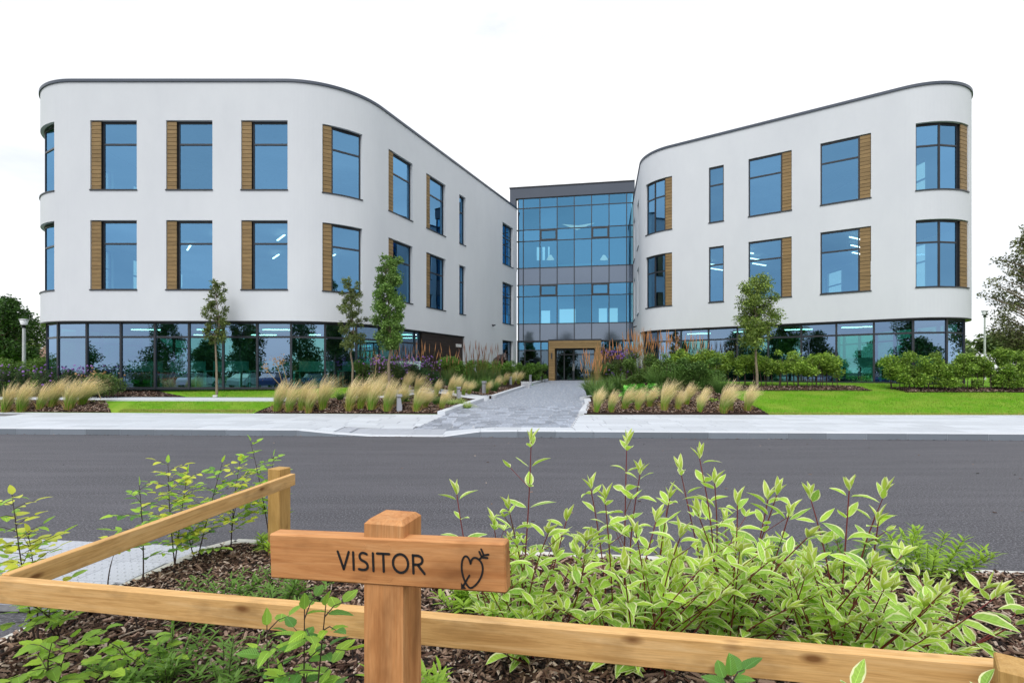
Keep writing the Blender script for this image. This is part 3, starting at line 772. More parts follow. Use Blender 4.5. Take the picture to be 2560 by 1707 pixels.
# ---- left wing
CL = Curve((-20.67, 37.5), -90, [('L', 13.6), ('A', 2.9, 90), ('L', 8.57), ('A', 3.7, 66.6), ('L', 15.45)])
sF = 13.6; sC = 13.6 + 2.9 * math.pi / 2; sI = sC + 8.57; Lend = CL.len
z = dict(base=.90, head=3.65, s1=4.93, t1=7.73, s2=8.96, t2=11.76, top=13.31)
lwin = [(225, 341.5), (414.6, 531), (602.4, 718.4), (806, 905.6), (971.3, 1031.6), (1065.8, 1113.8), (1148.3, 1163.9), (1256.3, 1283)]
LW = []
for i, (p, q) in enumerate(lwin): LW.append((CL.s_at(p, sC - 1.2, Lend), CL.s_at(q, sC - 1.2, Lend)))
w0b = CL.s_at(135.5, sF + 1.2, sC + 1); w0 = (w0b - 2.9, w0b)
side = [(1.4, 3.2), (4.6, 6.4), (7.8, 9.6), (11.0, 12.6)]
gEnd = CL.s_at(1161, sI, Lend); gGlass = CL.s_at(1057, sI, Lend)
ops = []
for (a, b) in [w0] + LW + side: ops += [(a, b, z['s1'], z['t1']), (a, b, z['s2'], z['t2'])]
ops.append((-1, gEnd, z['base'] - 1, z['head'])); a, b = LW[7]; ops.append((a, b, z['base'] - 1, 3.78))
lo = [o for o in ops if o[3] <= 3.8]
wall(CL, .5, z['top'], ops, .36, 'white_render', 'wall', office)
for row, (u, w) in enumerate(((z['s1'], z['t1']), (z['s2'], z['t2']))):
    window(CL, *w0, u, w, office, None, 2)
    for i, (a, b) in enumerate(LW):
        if i < 6: window(CL, a, b, u, w, office, 'L')
        elif i == 6: window(CL, a, b, u, w, office, None)
        else: window(CL, a, b, u, w, office, None, 1, True, .2, 'window_glass', 4)
    for (a, b) in side: window(CL, a, b, u, w, office, None, 1, True, .17, 'side_glass')
a, b = LW[7]; window(CL, a, b, .95, 3.78, office, None, 1, True, .2, 'entrance_glass')
s292 = CL.s_at(292.5, sC - 1, Lend)
curtain(CL, .1, gGlass, z['base'], 3.03, z['head'], [s292 + 1.39 * k for k in range(-14, 16)], office)
# brown cladding with a door
cl = MB(); strip(cl, CL, gGlass + .05, gEnd, .9, z['head'], -.3, -.12); clo = cl.build('cladding_panel', 'brown_cladding', office)
n = 14; h = (z['head'] - .95) / n; dA = CL.s_at(1142, sI, Lend); dB = gEnd - .12
for k in range(n):
    g = MB(); zz = .95 + k * h; strip(g, CL, gGlass + .06, gEnd - .01 if zz > 3.0 else dA, zz, zz + h - .014, -.119, -.09); g.build('board', 'brown_cladding', clo)
g = MB(); strip(g, CL, dA + .02, dB, .96, 2.98, -.119, -.085); g.build('door', 'brown_cladding', clo)
g = MB(); sx = CL.s_at(1149, sI, Lend); strip(g, CL, sx - .28, sx + .28, 3.03, 3.2, -.089, -.03); g.build('emergency_light', 'pale_paint', office)
m = MB(); strip(m, CL, 0, Lend + .02, z['top'] - .005, z['top'] + .105, -.4, .05); m.build('coping', 'fascia_metal', office)
m = MB(); strip(m, CL, 0, gEnd, z['head'] - .03, z['head'] + .02, -.2, .004); m.build('soffit_trim', 'black_metal', office)
inner = [CL.pt(q, -.37) for q in [0] + CL.breaks(0, Lend) + [Lend]]
Lpoly = inner + [(.1, 38.2), (-20.3, 38.2)]
innerg = [CL.pt(q, -.45) for q in [0] + CL.breaks(0, Lend) + [Lend]] + [(.1, 38.2), (-20.2, 38.2)]
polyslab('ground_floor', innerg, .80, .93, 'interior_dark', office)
for zz in (3.72, 7.85): polyslab('floor_slab', Lpoly, zz, zz + .5, 'ceiling_white', office)
polyslab('roof', Lpoly, 12.6, 13.2, 'ceiling_white', office)
m = MB(); m.add([(-20.6, 38.2, .9), (.2, 38.2, .9), (.2, 38.2, 13.2), (-20.6, 38.2, 13.2)], [(0, 1, 2, 3)]); m.build('rear_wall', 'interior_wall', office)
# ---- right wing
CR = Curve((8.6, 37.0), -99.8, [('L', 7.19), ('A', 2.4, 64.9), ('L', 9.83), ('A', 2.49, 124.9), ('L', 12.5)])
r1 = 7.19; r2 = r1 + 2.4 * R(64.9); r3 = r2 + 9.83; r4 = r3 + 2.49 * R(124.9); Rend = CR.len
zr_ = {k: v + .2 for k, v in z.items()}; zr_['top'] = 13.49
rw = [(1614.4, 1680, 'R', 2), (1772, 1809.4, None, 1), (1871, 1979, 'R', 1), (2050.5, 2177.5, 'R', 1)]
RW = [(CR.s_at(p, r1 - .3, Rend), CR.s_at(q, r1 + .3, Rend), w, n) for p, q, w, n in rw]
R5a = CR.s_at(2289, r2, Rend); R5m = CR.s_at(2404, r2, Rend); R5b = CR.s_at(2421.5, r2, Rend)

inn = [(1.0, 2.4), (4.6, 6.0)]
sider = [(r4 + 1.2, r4 + 3.0), (r4 + 4.4, r4 + 6.2), (r4 + 7.6, r4 + 9.4)]
opr = []
for (a, b) in [q[:2] for q in RW] + [(R5a, R5b)] + inn + sider: opr += [(a, b, zr_['s1'], zr_['t1']), (a, b, zr_['s2'], zr_['t2'])]
gR = r1 + .05
opr.append((gR, Rend + 1, 0, zr_['head']))
wall(CR, .5, zr_['top'], opr, .36, 'white_render', 'wall', office)
for (u, w) in ((zr_['s1'], zr_['t1']), (zr_['s2'], zr_['t2'])):
    for (a, b, wd, n) in RW: window(CR, a, b, u, w, office, wd, n, True, .10 if n == 1 else .12)
    fr = window(CR, R5a, R5b, u, w, office, 'R', 2, True, .17, 'window_glass', None, (R5b - R5m) / (R5b - R5a))
    for (a, b) in inn: window(CR, a, b, u, w, office, None)
    for (a, b) in sider: window(CR, a, b, u, w, office, None, 1, True, .17, 'side_glass')
s2090 = CR.s_at(2090, r2, Rend)
curtain(CR, gR + .02, Rend - .1, zr_['base'], 3.25, zr_['head'], [s2090 + 1.39 * k for k in range(-9, 14)], office)
m = MB(); strip(m, CR, 0, Rend, zr_['top'] - .005, zr_['top'] + .105, -.4, .05); m.build('coping', 'fascia_metal', office)
m = MB(); strip(m, CR, gR, Rend, zr_['head'] - .03, zr_['head'] + .02, -.2, .004); m.build('soffit_trim', 'black_metal', office)
iR = [CR.pt(q, -.37) for q in [0] + CR.breaks(0, Rend) + [Rend]]
iRg = [CR.pt(q, -.45) for q in [0] + CR.breaks(0, Rend) + [Rend]]
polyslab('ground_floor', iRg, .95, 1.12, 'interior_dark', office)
for zz in (3.93, 8.05): polyslab('floor_slab', iR, zz, zz + .5, 'ceiling_white', office)
polyslab('roof', iR, 12.8, 13.4, 'ceiling_white', office)
m = MB(); m.add([(8.6, 36.9, .9), (20.4, 36.9, .9), (20.4, 36.9, 13.3), (8.6, 36.9, 13.3)], [(0, 1, 2, 3)]); m.build('rear_wall', 'interior_wall', office)

# ---- interior partitions, linear lights, desks
def partition(x0, y0, x1, y1, z0, z1, mat='interior_wall', nm='partition'):
    m = MB(); L = math.hypot(x1 - x0, y1 - y0); flatbar(m, (x0, y0), (x1, y1), z0, z1, 0, .12); return m.build(nm, mat, office)
for (z0, z1) in ((4.22, 7.85), (8.35, 12.6)):
    partition(-18, 28.5, -9.5, 28.5, z0, z1); partition(-9.5, 33, -2.6, 33, z0, z1)
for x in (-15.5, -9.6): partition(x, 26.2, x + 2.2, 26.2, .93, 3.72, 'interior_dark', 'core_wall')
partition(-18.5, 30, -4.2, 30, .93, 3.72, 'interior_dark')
for (z0, z1) in ((4.43, 8.05), (8.55, 12.8)): partition(10, 33.5, 19, 33.5, z0, z1)
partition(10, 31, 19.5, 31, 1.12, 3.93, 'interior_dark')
lm = MB(); lm.box(-.6, .6, -.035, .035, 0, .04); lme = lm.mesh('ceiling_light', 'lamp_light')
def clight(x, y, zc, a=0): 
    o = link('ceiling_light', lme, office, office_M @ Matrix.Translation((x, y, zc)) @ Matrix.Rotation(R(a), 4, 'Z'))
for zc, y0, y1, dy in ((7.62, 23.4, 29, 1.9), (3.45, 23.0, 28, 3.2)):
    for yy in np.arange(y0, y1, dy):
        for xx in np.arange(-16.2, -8, 2.9): clight(xx + (yy - y0) * .25, yy, zc, -52 if zc > 5 else 4)
for yy in (26, 28.6, 31): clight(-4.6 + (yy - 26) * .4, yy + .4, 7.62, 70); clight(-5.4, yy, 3.45, 10)
for zc in (7.82, 3.68):
    for k in range(4):
        for j in range(3 if zc > 5 else 1):
            t = CR.pt(r2 + 1.0 + 2.4 * k, -1.8 - 1.9 * j); clight(t[0], t[1], zc, 30 if zc > 5 else -25)
# desks behind the ground floor glazing
dm = MB(); dm.box(-.8, .8, -.35, .35, .70, .74); dm.box(-.78, .78, .33, .36, .74, 1.15); [dm.box(x - .03, x + .03, y - .03, y + .03, 0, .7) for x in (-.74, .74) for y in (-.3, .3)]
dme = dm.mesh('desk', 'desk_white')
for i in range(7): link('desk', dme, office, office_M @ Matrix.Translation((-16.2 + 1.9 * i, 22.6, .93)))
for i in range(3):
    t = CR.pt(s2090 + .6 + 1.8 * i, -1.4); link('desk', dme, office, office_M @ Matrix.Translation((t[0], t[1], 1.12)) @ Matrix.Rotation(R(-34), 4, 'Z'))

# ---- glazed centre
A = (.36, 37.98); B = (8.62, 36.54); dC = math.hypot(B[0] - A[0], B[1] - A[1])
CC = Curve(A, math.degrees(math.atan2(B[1] - A[1], B[0] - A[0])), [('L', dC)])
def cs(px): return CC.s_at(px, 0, CC.len)
mull = [.10] + [cs(p) for p in (1308.3, 1349.9, 1392.9, 1435.6, 1479, 1522.6, 1566.6)] + [cs(1583)]
zs = [14.20, 13.50, 11.92, 11.10, 9.15, 7.92, 7.08, 5.10, 3.86]
screen = MB(); strip(screen, CC, 0, CC.len, zs[0] - .03, zs[0] + .03, -.12, .03, 0, True)
sc = screen.build('glazed_screen', 'dark_metal', office)
for zz in zs[1:] + [.98]: g = MB(); strip(g, CC, 0, CC.len, zz - .03, zz + .03, -.12, .03, 0, True); g.build('transom', 'dark_metal', sc)
for i, q in enumerate(mull):
    g = MB(); strip(g, CC, q - .03, q + .03, 3.9, 14.2, -.12, .05, 0, True); g.build('mullion', 'dark_metal', sc)
for i in range(len(mull) - 1):
    a, b = mull[i] + .03, mull[i + 1] - .03
    for j in range(len(zs) - 1):
        zt, zb = zs[j] - .03, zs[j + 1] + .03; sp_ = j in (4, 7)
        g = MB(); flatbar(g, CC.pt(a, 0), CC.pt(b, 0), zb, zt, -.012, 0)
        if not sp_: g.f = [g.f[2]]; g.mi = [0]; g.sm = [False]
        g.build('spandrel_panel' if sp_ else 'pane', 'spandrel_glass' if sp_ else 'curtain_glass', sc)
        if j in (2, 5) and i in (2, 5):
            v = MB()
            for (u0, u1, w0_, w1_) in ((a, a + .09, zb, zt), (b - .09, b, zb, zt), (a + .09, b - .09, zb, zb + .09), (a + .09, b - .09, zt - .09, zt)):
                flatbar(v, CC.pt(u0), CC.pt(u1), w0_, w1_, .002, .045)
            v.build('vent_frame', 'dark_metal', sc)
curtain(CC, .05, cs(1371), .96, 3.18, 3.84, [cs(1312), cs(1352)], office, .05, ('entrance_glass', 'curtain_glass'))
curtain(CC, cs(1500), CC.len - .02, .96, 3.18, 3.84, [cs(1523), cs(1556)], office, .05, ('entrance_glass', 'curtain_glass'))
# fascia box and roof of the centre
m = MB(); nd = (CC.N[0][0], CC.N[0][1]); ex = ((B[0] - A[0]) / dC, (B[1] - A[1]) / dC)
fa = (A[0] - ex[0] * .5, A[1] - ex[1] * .5)
flatbar(m, fa, B, 14.23, 14.98, -.4, .10); flatbar(m, fa, along(fa, A, .86), 9.0, 14.229, -.4, .10); m.build('fascia', 'fascia_metal', office)
m = MB(); flatbar(m, (fa[0] - ex[0] * .04, fa[1] - ex[1] * .04), B, 14.98, 15.05, -.45, .15); m.build('coping', 'dark_metal', office)
cpoly = [fa, B, (B[0] + 1.4, B[1] + 8), (fa[0] + 1.4, fa[1] + 8)]
cp2 = [(A[0] + .1, A[1] + .25), (B[0] - .1, B[1] + .25), (B[0] + 1.4, B[1] + 8), (A[0] + 1.4, A[1] + 8)]
polyslab('roof', cp2, 14.3, 14.9, 'ceiling_white', office)
for zz in (4.2, 8.3): polyslab('floor_slab', cp2, zz, zz + .45, 'ceiling_white', office)
CB = Curve((A[0] + 1.3, A[1] + 7.8), math.degrees(math.atan2(B[1] - A[1], B[0] - A[0])), [('L', dC)])
bo = [(.9, 1.7, 4.9, 7.0), (2.5, 3.9, 5.0, 7.1), (5.9, 6.6, 4.9, 7.1), (6.8, 7.5, 4.9, 7.1), (.5, .75, 11.4, 12.6), (1.0, 1.25, 11.4, 12.6), (1.5, 1.65, 11.4, 12.6)]
wall(CB, .9, 14.3, bo, .2, 'interior_wall', 'rear_wall', office)
partition(A[0] + .12, A[1] + .3, A[0] + 1.4, A[1] + 8, .95, 14.3); partition(B[0] + 1.3, B[1] + 8, B[0] - .15, B[1] + .3, .95, 14.3)
cone = MB().lathe([(.02, .35), (.09, .33), (.30, 0), (0, .02)], 14, 0).mesh('pendant_light', 'warm_lamp')
for (px, zc, dd) in ((1376, 9.9 + .35, 1.8), (1510, 10.25, 1.8), (1457, 9.35, 3.2)):
    x = at(px, 38.2 + dd); link('pendant_light', cone, office, office_M @ Matrix.Translation((x, 38.2 + dd, zc)))
w = MB(); w.add([(-1.3, 0, .12), (0, -.2, -.15), (1.3, 0, .22), (0, .3, .1), (-.1, 0, -.35)], [(0, 1, 3), (1, 2, 3), (0, 1, 4), (1, 2, 4)]); w.build('feature_light', 'warm_lamp', office, Matrix.Translation((at(1446, 40.5), 40.5, 13.0)))
m = MB(); flatbar(m, (at(1390, 39.4), 39.6), (at(1482, 39.4), 39.0), 9.2, 9.75, 0, .1); m.build('balustrade', 'desk_white', office)
# ---- timber entrance portal
portal = MB(); PX0, PX1, PY0 = 2.58, 6.14, 36.35
MP = Matrix.Translation((PX0, PY0 + .18, 0)) @ Matrix.Rotation(math.atan2(B[1] - A[1], B[0] - A[0]), 4, 'Z'); W = 3.62
portal.box(.42, W - .42, .02, 1.3, 3.27, 3.80, 0, MP); portal.box(.012, .40, .02, 1.3, .99, 3.80, 0, MP); portal.box(W - .40, W - .012, .02, 1.3, .99, 3.80, 0, MP)
po = portal.build('entrance_portal', 'black_metal', office)
g = MB(); g.box(-.03, W + .03, -.02, 1.32, 3.80, 3.90, 0, MP); g.build('portal_cap', 'dark_metal', po)
for k in range(3): g = MB(); g.box(0, W, -.008, .02, 3.27 + k * .178, 3.27 + k * .178 + .166, 0, MP); g.build('board', 'wood_cladding', po)
for k in range(13):
    zz = .99 + k * .1755
    for x0 in (0, W - .42): g = MB(); g.box(x0, x0 + .42, -.008, .02, zz, zz + .164, 0, MP); g.build('board', 'wood_cladding', po)
    for x0 in (.40, W - .425): g = MB(); g.box(x0 + .003, x0 + .022, .022, 1.28, zz, zz + .164, 0, MP); g.build('board', 'wood_cladding', po)
g = MB(); g.box(.17, .25, -.07, -.009, 2.55, 2.95, 0, MP); g.build('wall_light', 'dark_metal', po)
# doors in the portal
door = MB()
for x0, x1 in ((.42, .50), (.98, 1.06), (1.62, 1.68), (1.69, 1.75), (2.40, 2.48), (3.12, 3.20)): door.box(x0, x1, .92, 1.0, .99, 3.25, 0, MP)
for z0, z1 in ((3.17, 3.26), (2.82, 2.90), (.985, 1.06)): door.box(.5, 3.12, .93, .99, z0, z1, 0, MP)
do = door.build('entrance_door', 'dark_metal', office)
for x0, x1 in ((.5, .98), (1.06, 1.62), (1.75, 2.40), (2.48, 3.12)):
    for z0, z1 in ((1.06, 2.82), (2.90, 3.17)):
        g = MB(); g.add([MP @ Vector(q) for q in ((x0, .96, z0), (x1, .96, z0), (x1, .96, z1), (x0, .96, z1))], [(0, 1, 2, 3)]); g.build('pane', 'entrance_glass', do)
for x in (1.645, 1.725): g = MB(); g.tube([MP @ Vector((x, .88, 1.7)), MP @ Vector((x, .88, 2.2))], .018, 6); g.build('handle', 'galvanised', do)
# wall cameras
def wallcam(cv, px, lo, hi, zc):
    t = cv.s_at(px, lo, hi); p = cv.pt(t, .004); q = cv.pt(t, .16)
    m = MB(); m.lathe([(0, 0), (.05, 0), (.05, .03), (0, .03)], 10, 0, (0, 0, 0)); 
    m = MB(); m.tube([(p[0], p[1], zc), (q[0], q[1], zc - .02)], .035, 8); m.tube([(q[0] - .1, q[1] - .05, zc - .07), (q[0] + .08, q[1] - .12, zc - .02)], .045, 8)
    return m.build('security_camera', 'dark_metal', office)
wallcam(CL, 1230, sI, Lend, 4.65); wallcam(CR, 1592, 0, r1, 4.5)
# ================================================================ VEGETATION NEAR THE BUILDING
ORD = ['first', 'second', 'third', 'fourth', 'fifth', 'sixth', 'seventh', 'eighth', 'ninth', 'tenth', 'eleventh', 'twelfth', 'thirteenth', 'fourteenth', 'fifteenth', 'sixteenth']
def blades(N, r0, h, spread, lean, w, cb, ct, seed=0, K=4, droop=.25):
    """mesh of N arching blades; colours run from cb at the foot to ct at the tip"""
    g = np.random.default_rng(seed); an = g.uniform(0, 6.283, N); rr = r0 * np.sqrt(g.random(N)); H = h * g.uniform(.6, 1.05, N)
    sp = spread * g.random(N) ** .7; V = np.zeros((N, (K + 1) * 2, 3)); C = np.zeros((N, (K + 1) * 2, 3))
    jit = g.uniform(.8, 1.2, (N, 1)); wa = g.uniform(0, 3.14, N)
    for k in range(K + 1):
        t = k / K; ww = w * (1 - t * .75) * .5
        hx = rr * np.cos(an) + (sp * np.cos(an)) * t ** 1.6 + lean * H * t ** 2.2; hy = rr * np.sin(an) + (sp * np.sin(an)) * t ** 1.6
        hz = H * (t - droop * t ** 3 * (sp / max(spread, .01)))
        for s_, i in ((-1, 0), (1, 1)):
            V[:, 2 * k + i, 0] = hx + s_ * ww * np.cos(wa); V[:, 2 * k + i, 1] = hy + s_ * ww * np.sin(wa); V[:, 2 * k + i, 2] = hz
            tt = np.clip((t - .25) / .5, 0, 1)
            C[:, 2 * k + i] = (np.array(cb) * (1 - tt) + np.array(ct) * tt) * jit
    f = np.array([(2 * k, 2 * k + 1, 2 * k + 3, 2 * k + 2) for k in range(K)])
    return V, f, C
def bladesmesh(name, parts, mat='dry_grass'):
    me = bpy.data.meshes.new(name); vs = []; fs = []; cs_ = []; b = 0
    for V, f, C in parts:
        N, k = V.shape[:2]; vs.append(V.reshape(-1, 3)); cs_.append(C.reshape(-1, 3)); fs.append((f[None] + (np.arange(N) * k)[:, None, None] + b).reshape(-1, 4)); b += N * k
    vs = np.concatenate(vs); fs = np.concatenate(fs); me.vertices.add(len(vs)); me.vertices.foreach_set('co', vs.ravel().astype(np.float32))
    me.loops.add(fs.size); me.loops.foreach_set('vertex_index', fs.ravel().astype(np.int32)); me.polygons.add(len(fs))
    me.polygons.foreach_set('loop_start', (np.arange(len(fs)) * 4).astype(np.int32)); me.polygons.foreach_set('loop_total', np.full(len(fs), 4, np.int32))
    me.materials.append(MATS[mat]); me.update(calc_edges=True); cols(me, np.concatenate(cs_)); return me
GREENB, STRAW, PINK = (.16, .30, .03), (.76, .66, .34), (.88, .72, .44)
tuftM = [bladesmesh('grass_tuft', [blades(330, .09, 1.0, .30, .16 + .05 * i, .009, (.20 + .03 * (i % 3), .40, .04), STRAW, 20 + i), blades(160, .07, 1.12, .22, .26, .011, (.44, .46, .14), PINK, 40 + i), blades(60, .12, .35, .22, 0, .012, (.42, .30, .10), (.50, .36, .14), 60 + i)]) for i in range(8)]
def scanY(px, py):
    Y = 16.95
    while Y < 35:
        if 930 + (CAMZ - gz(at(px, Y), Y) - .03) * F / Y <= py and not (PL(Y) - .1 < at(px, Y) < PR(Y) + .1): return Y
        Y += .05
    return Y
def tuft(px, py, hpx, label, group, i, name='feather_grass'):
    """a tuft whose foot is at image (px,py): the depth follows from the fall of the ground"""
    Y = scanY(px, py); X = at(px, Y); h = hpx * Y / F / 1.0
    o = link(name, tuftM[(i * 3) % 8]); o.location = (X, Y, gz(X, Y) + .02); o.scale = (h * random.uniform(.9, 1.1), h * random.uniform(.9, 1.1), h); o.rotation_euler = (random.uniform(-.12, .12), random.uniform(-.06, .16), random.uniform(-.5, .5))
    return tagp(o, label, 'grass tuft', group)
left = [(12, 1030, 78), (52, 1030, 82), (98, 1024, 70), (128, 1018, 78), (172, 1024, 84), (205, 1012, 78)]
for i, (px, py, h) in enumerate(left): tuft(px, py, h, 'straw coloured feather grass, %s from the left edge of the photo' % ORD[i], 'feather grasses in the bed on the far left', i)
mid = [(692, 1028, 82), (722, 1030, 76), (752, 1026, 76), (772, 1032, 74), (806, 1024, 88), (872, 1027, 86), (900, 1022, 84), (928, 1024, 82), (968, 1028, 84), (996, 1016, 60), (1040, 1028, 76), (1062, 1020, 50), (1104, 1022, 54)]
for i, (px, py, h) in enumerate(mid): tuft(px, py, h, 'feather grass in the front row left of the entrance path, %s from the left' % ORD[i], 'feather grasses in front row left of the path', i + 1)
mid2 = [(925, 985, 54), (950, 990, 62), (1012, 985, 58), (1040, 985, 52), (1090, 990, 44), (1125, 988, 55), (1140, 984, 48), (1158, 988, 40), (1172, 986, 36)]
for i, (px, py, h) in enumerate(mid2): tuft(px, py, h, 'smaller straw grass behind the front row left of the path, %s from the left' % ORD[i], 'grasses behind the front row left of the path', i + 2)
bk = [(1216, 984, 36), (1238, 975, 40), (1262, 962, 34), (1280, 961, 36), (1296, 960, 34)]
for i, (px, py, h) in enumerate(bk): tuft(px, py, h, 'golden grass in the bed near the entrance, %s from the left' % ORD[i], 'golden grasses near the entrance', i + 3)
rt = [(1490, 1030, 66), (1528, 1030, 58), (1560, 1024, 62), (1594, 1026, 60), (1622, 1018, 56), (1660, 1026, 82), (1694, 1024, 54), (1716, 1012, 58), (1748, 1030, 56), (1756, 1010, 48), (1808, 1032, 80), (1826, 1026, 60), (1868, 1028, 70)]
for i, (px, py, h) in enumerate(rt): tuft(px, py, h, 'feather grass in the bark bed right of the path, %s from the left' % ORD[i], 'feather grasses right of the path', i)
# darker green fountain grasses
greenM = [bladesmesh('grass_clump', [blades(260, .14, .8, .55, 0, .016, (.05, .13, .025), (.15, .27, .06), 80 + i, 5, .5)], 'foliage') for i in range(3)]
varieM = bladesmesh('grass_clump', [blades(180, .10, .35, .36, 0, .018, (.20, .34, .05), (.50, .58, .22), 90, 5, .8)], 'foliage')
def clump(mesh, px, Y, s, label, group, name='green_grass', cat='ornamental grass'):
    X = at(px, Y); o = link(name, mesh); o.location = (X, Y, gz(X, Y) + .02); o.scale = (s,) * 3; o.rotation_euler.z = random.uniform(0, 6)
    return tagp(o, label, cat, group)
gi = 0
for (px, Y, s) in [(1010, 18.6, .7), (850, 18.4, .55), (780, 18.2, .5), (985, 18.0, .6), (1090, 18.6, .6), (1050, 18.2, .55)]:
    clump(greenM[gi % 3], px, Y, s, 'dark green grass between the straw tufts left of the path, clump %s of the bed' % ORD[gi], 'green grasses left of the path'); gi += 1
for j, (px, Y, s) in enumerate([(1165, 24.0, 1.0), (1190, 23.8, .95), (1235, 25.0, .9), (1215, 26.0, 1.0), (1150, 25.0, .9)]):
    clump(greenM[j % 3], px, Y, s, 'tall green grass behind the bollard lights, %s of the row' % ORD[j], 'tall green grasses left of the path')
for j, (px, Y, s) in enumerate([(1492, 21.5, 1.25), (1515, 20.4, 1.15), (1500, 19.2, .95), (1545, 21.8, 1.3), (1475, 23.4, 1.2), (1640, 20.5, 1.4), (1690, 20.2, 1.35), (1660, 18.9, .9), (1800, 19.6, 1.1), (1760, 20.2, 1.35)]):
    clump(greenM[j % 3], px, Y, s, 'dark green arching grass right of the path, clump %s from the path' % ORD[j], 'green grasses right of the path')
for j, (px, Y) in enumerate([(1128, 18.9), (1150, 19.4), (1168, 19.0)]):
    clump(varieM, px, Y, 1.0, 'low pale striped grass at the kerb corner, %s from the left' % ORD[j], 'striped grasses at the kerb corner', 'striped_grass')
# feather reed grass with upright rusty plumes
def reed(n, seed, ct): 
    return bladesmesh('reed_grass', [blades(110, .16, .75, .45, 0, .012, (.04, .11, .02), (.14, .20, .05), seed, 4, .5), blades(n, .14, 1.7, .42, .02, .010, (.30, .24, .08), ct, seed + 1, 4, 0), blades(n, .14, 1.72, .42, .02, .006, (.30, .24, .08), ct, seed + 1, 4, 0)], 'dry_grass')
def plumes(n, seed, col, H=1.7, spread=.42):
    g = np.random.default_rng(seed); m = []; P = []
    for i in range(n):
        a = g.uniform(0, 6.28); s = spread * math.sqrt(g.random()); h = H * g.uniform(.6, 1.08); x, y = math.cos(a) * s, math.sin(a) * s
        P.append((x, y, h, g.uniform(.8, 1.2)))
    mb = MB(); cc = []
    for (x, y, h, j) in P:
        b0 = len(mb.v); mb.tube([(x * .2, y * .2, 0), (x * .6, y * .6, h * .6), (x * .85, y * .85, h * .8)], .004, 3, cap=False); cc += [(.25 * j, .22 * j, .06)] * (len(mb.v) - b0)
        b0 = len(mb.v); mb.tube([(x * .85, y * .85, h * .78), (x * .9, y * .9, h * .86), (x, y, h)], [.005, .015, .002], 4, cap=False); cc += [tuple(c * j for c in col)] * (len(mb.v) - b0)
    me = mb.mesh('plumes', 'dry_grass'); cols(me, np.array(cc)); return me
plR = [plumes(24, 240 + i, (.58, .30, .13), 1.75, .5) for i in range(3)]; plM = [plumes(11, 200 + i, (.52, .27, .13), 1.75, .6) for i in range(3)]; plP = [plumes(14, 210 + i, (.30, .17, .13), 1.6, .5) for i in range(2)]
baseM = [bladesmesh('leaves', [blades(200, .16, .95, .5, 0, .013, (.035, .10, .02), (.12, .20, .05), 220 + i, 4, .5)], 'foliage') for i in range(2)]
def reedgrass(px, Y, s, pm, label, group, i=0):
    X = at(px, Y); r = empty('reed_grass', (X, Y, gz(X, Y) + .02), label, 'ornamental grass', group, random.uniform(0, 6)); r.scale = (s,) * 3
    link('plumes', pm, r); link('leaves', baseM[i % 2], r)
for j, (px, Y, s) in enumerate([(1478, 23.0, 1.15), (1490, 22.4, 1.1), (1518, 24.8, 1.3), (1550, 25.2, 1.25), (1572, 25.0, 1.2), (1580, 24.2, 1.4), (1600, 23.8, 1.4), (1622, 23.5, 1.3), (1660, 23.2, 1.3), (1690, 22.8, 1.25), (1745, 22.6, 1.25)]):
    reedgrass(px, Y, s, plR[j % 3], 'rusty upright reed grass plumes right of the entrance, %s from the left' % ORD[j], 'reed grasses right of the entrance', j)
for j, (px, Y, s) in enumerate([(985, 22.5, 1.05), (1015, 22.6, 1.05), (1040, 23.5, 1.1), (1072, 23.2, 1.12), (1125, 24.4, 1.12)]):
    reedgrass(px, Y, s, plM[j % 3], 'reddish reed grass plumes before the brown panel, %s from the left' % ORD[j], 'reed grasses before the brown panel', j)
for j, (px, Y, s) in enumerate([(1170, 26.5, 1.35), (1190, 27, 1.35), (1205, 27.4, 1.4), (1222, 28, 1.35), (1238, 28.5, 1.3)]):
    reedgrass(px, Y, s, plP[j % 2], 'thin purple reed plumes before the white wall, %s from the left' % ORD[j], 'thin reed grasses before the white wall', j)

# ---- leafy masses
def foliage(name, lobes, n, size, c1, c2, mat='foliage', seed=1, shell=.55, up=.35, elong=1.0):
    """leaf sized faces spread through a set of ellipsoid lobes (cx,cy,cz,rx,ry,rz)"""
    g = np.random.default_rng(seed); Lb = np.array(lobes); vol = (Lb[:, 3] * Lb[:, 4] * Lb[:, 5]) ** .75; k = g.choice(len(Lb), n, p=vol / vol.sum())
    d = g.normal(size=(n, 3)); d /= np.linalg.norm(d, axis=1)[:, None]; r = shell + (1 - shell) * g.random(n) ** .6; r *= g.uniform(.85, 1.12, n)
    T = Lb[k, :3] + d * r[:, None] * Lb[k, 3:6]
    lobeJ = g.uniform(.75, 1.25, len(Lb))[k]
    t = g.random(n)[:, None]; C = (np.array(c1) * (1 - t) + np.array(c2) * t) * (lobeJ * g.uniform(.8, 1.2, n))[:, None]
    sz = size * g.uniform(.65, 1.25, n); M = randrot(n, up, np.stack([sz * elong, sz, sz], 1))
    return bulk(name, LEAFV, LEAFF, M, T, C, mat)
def crown_lobes(w, z0, z1, n, seed, taper=.5, r=.3):
    g = random.Random(seed); L = []
    for i in range(n):
        t = (i + .5) / n; z = lerp(z0, z1, t); rad = w * (1 - taper * abs(2 * t - .9) ** 1.8) * g.uniform(.2, .75); a = g.uniform(0, 6.28) + i * 2.4
        s = r * g.uniform(.7, 1.3) * (1 - .35 * t); L.append((rad * math.cos(a), rad * math.sin(a), z, s, s, s * g.uniform(.7, 1.1)))
    return L
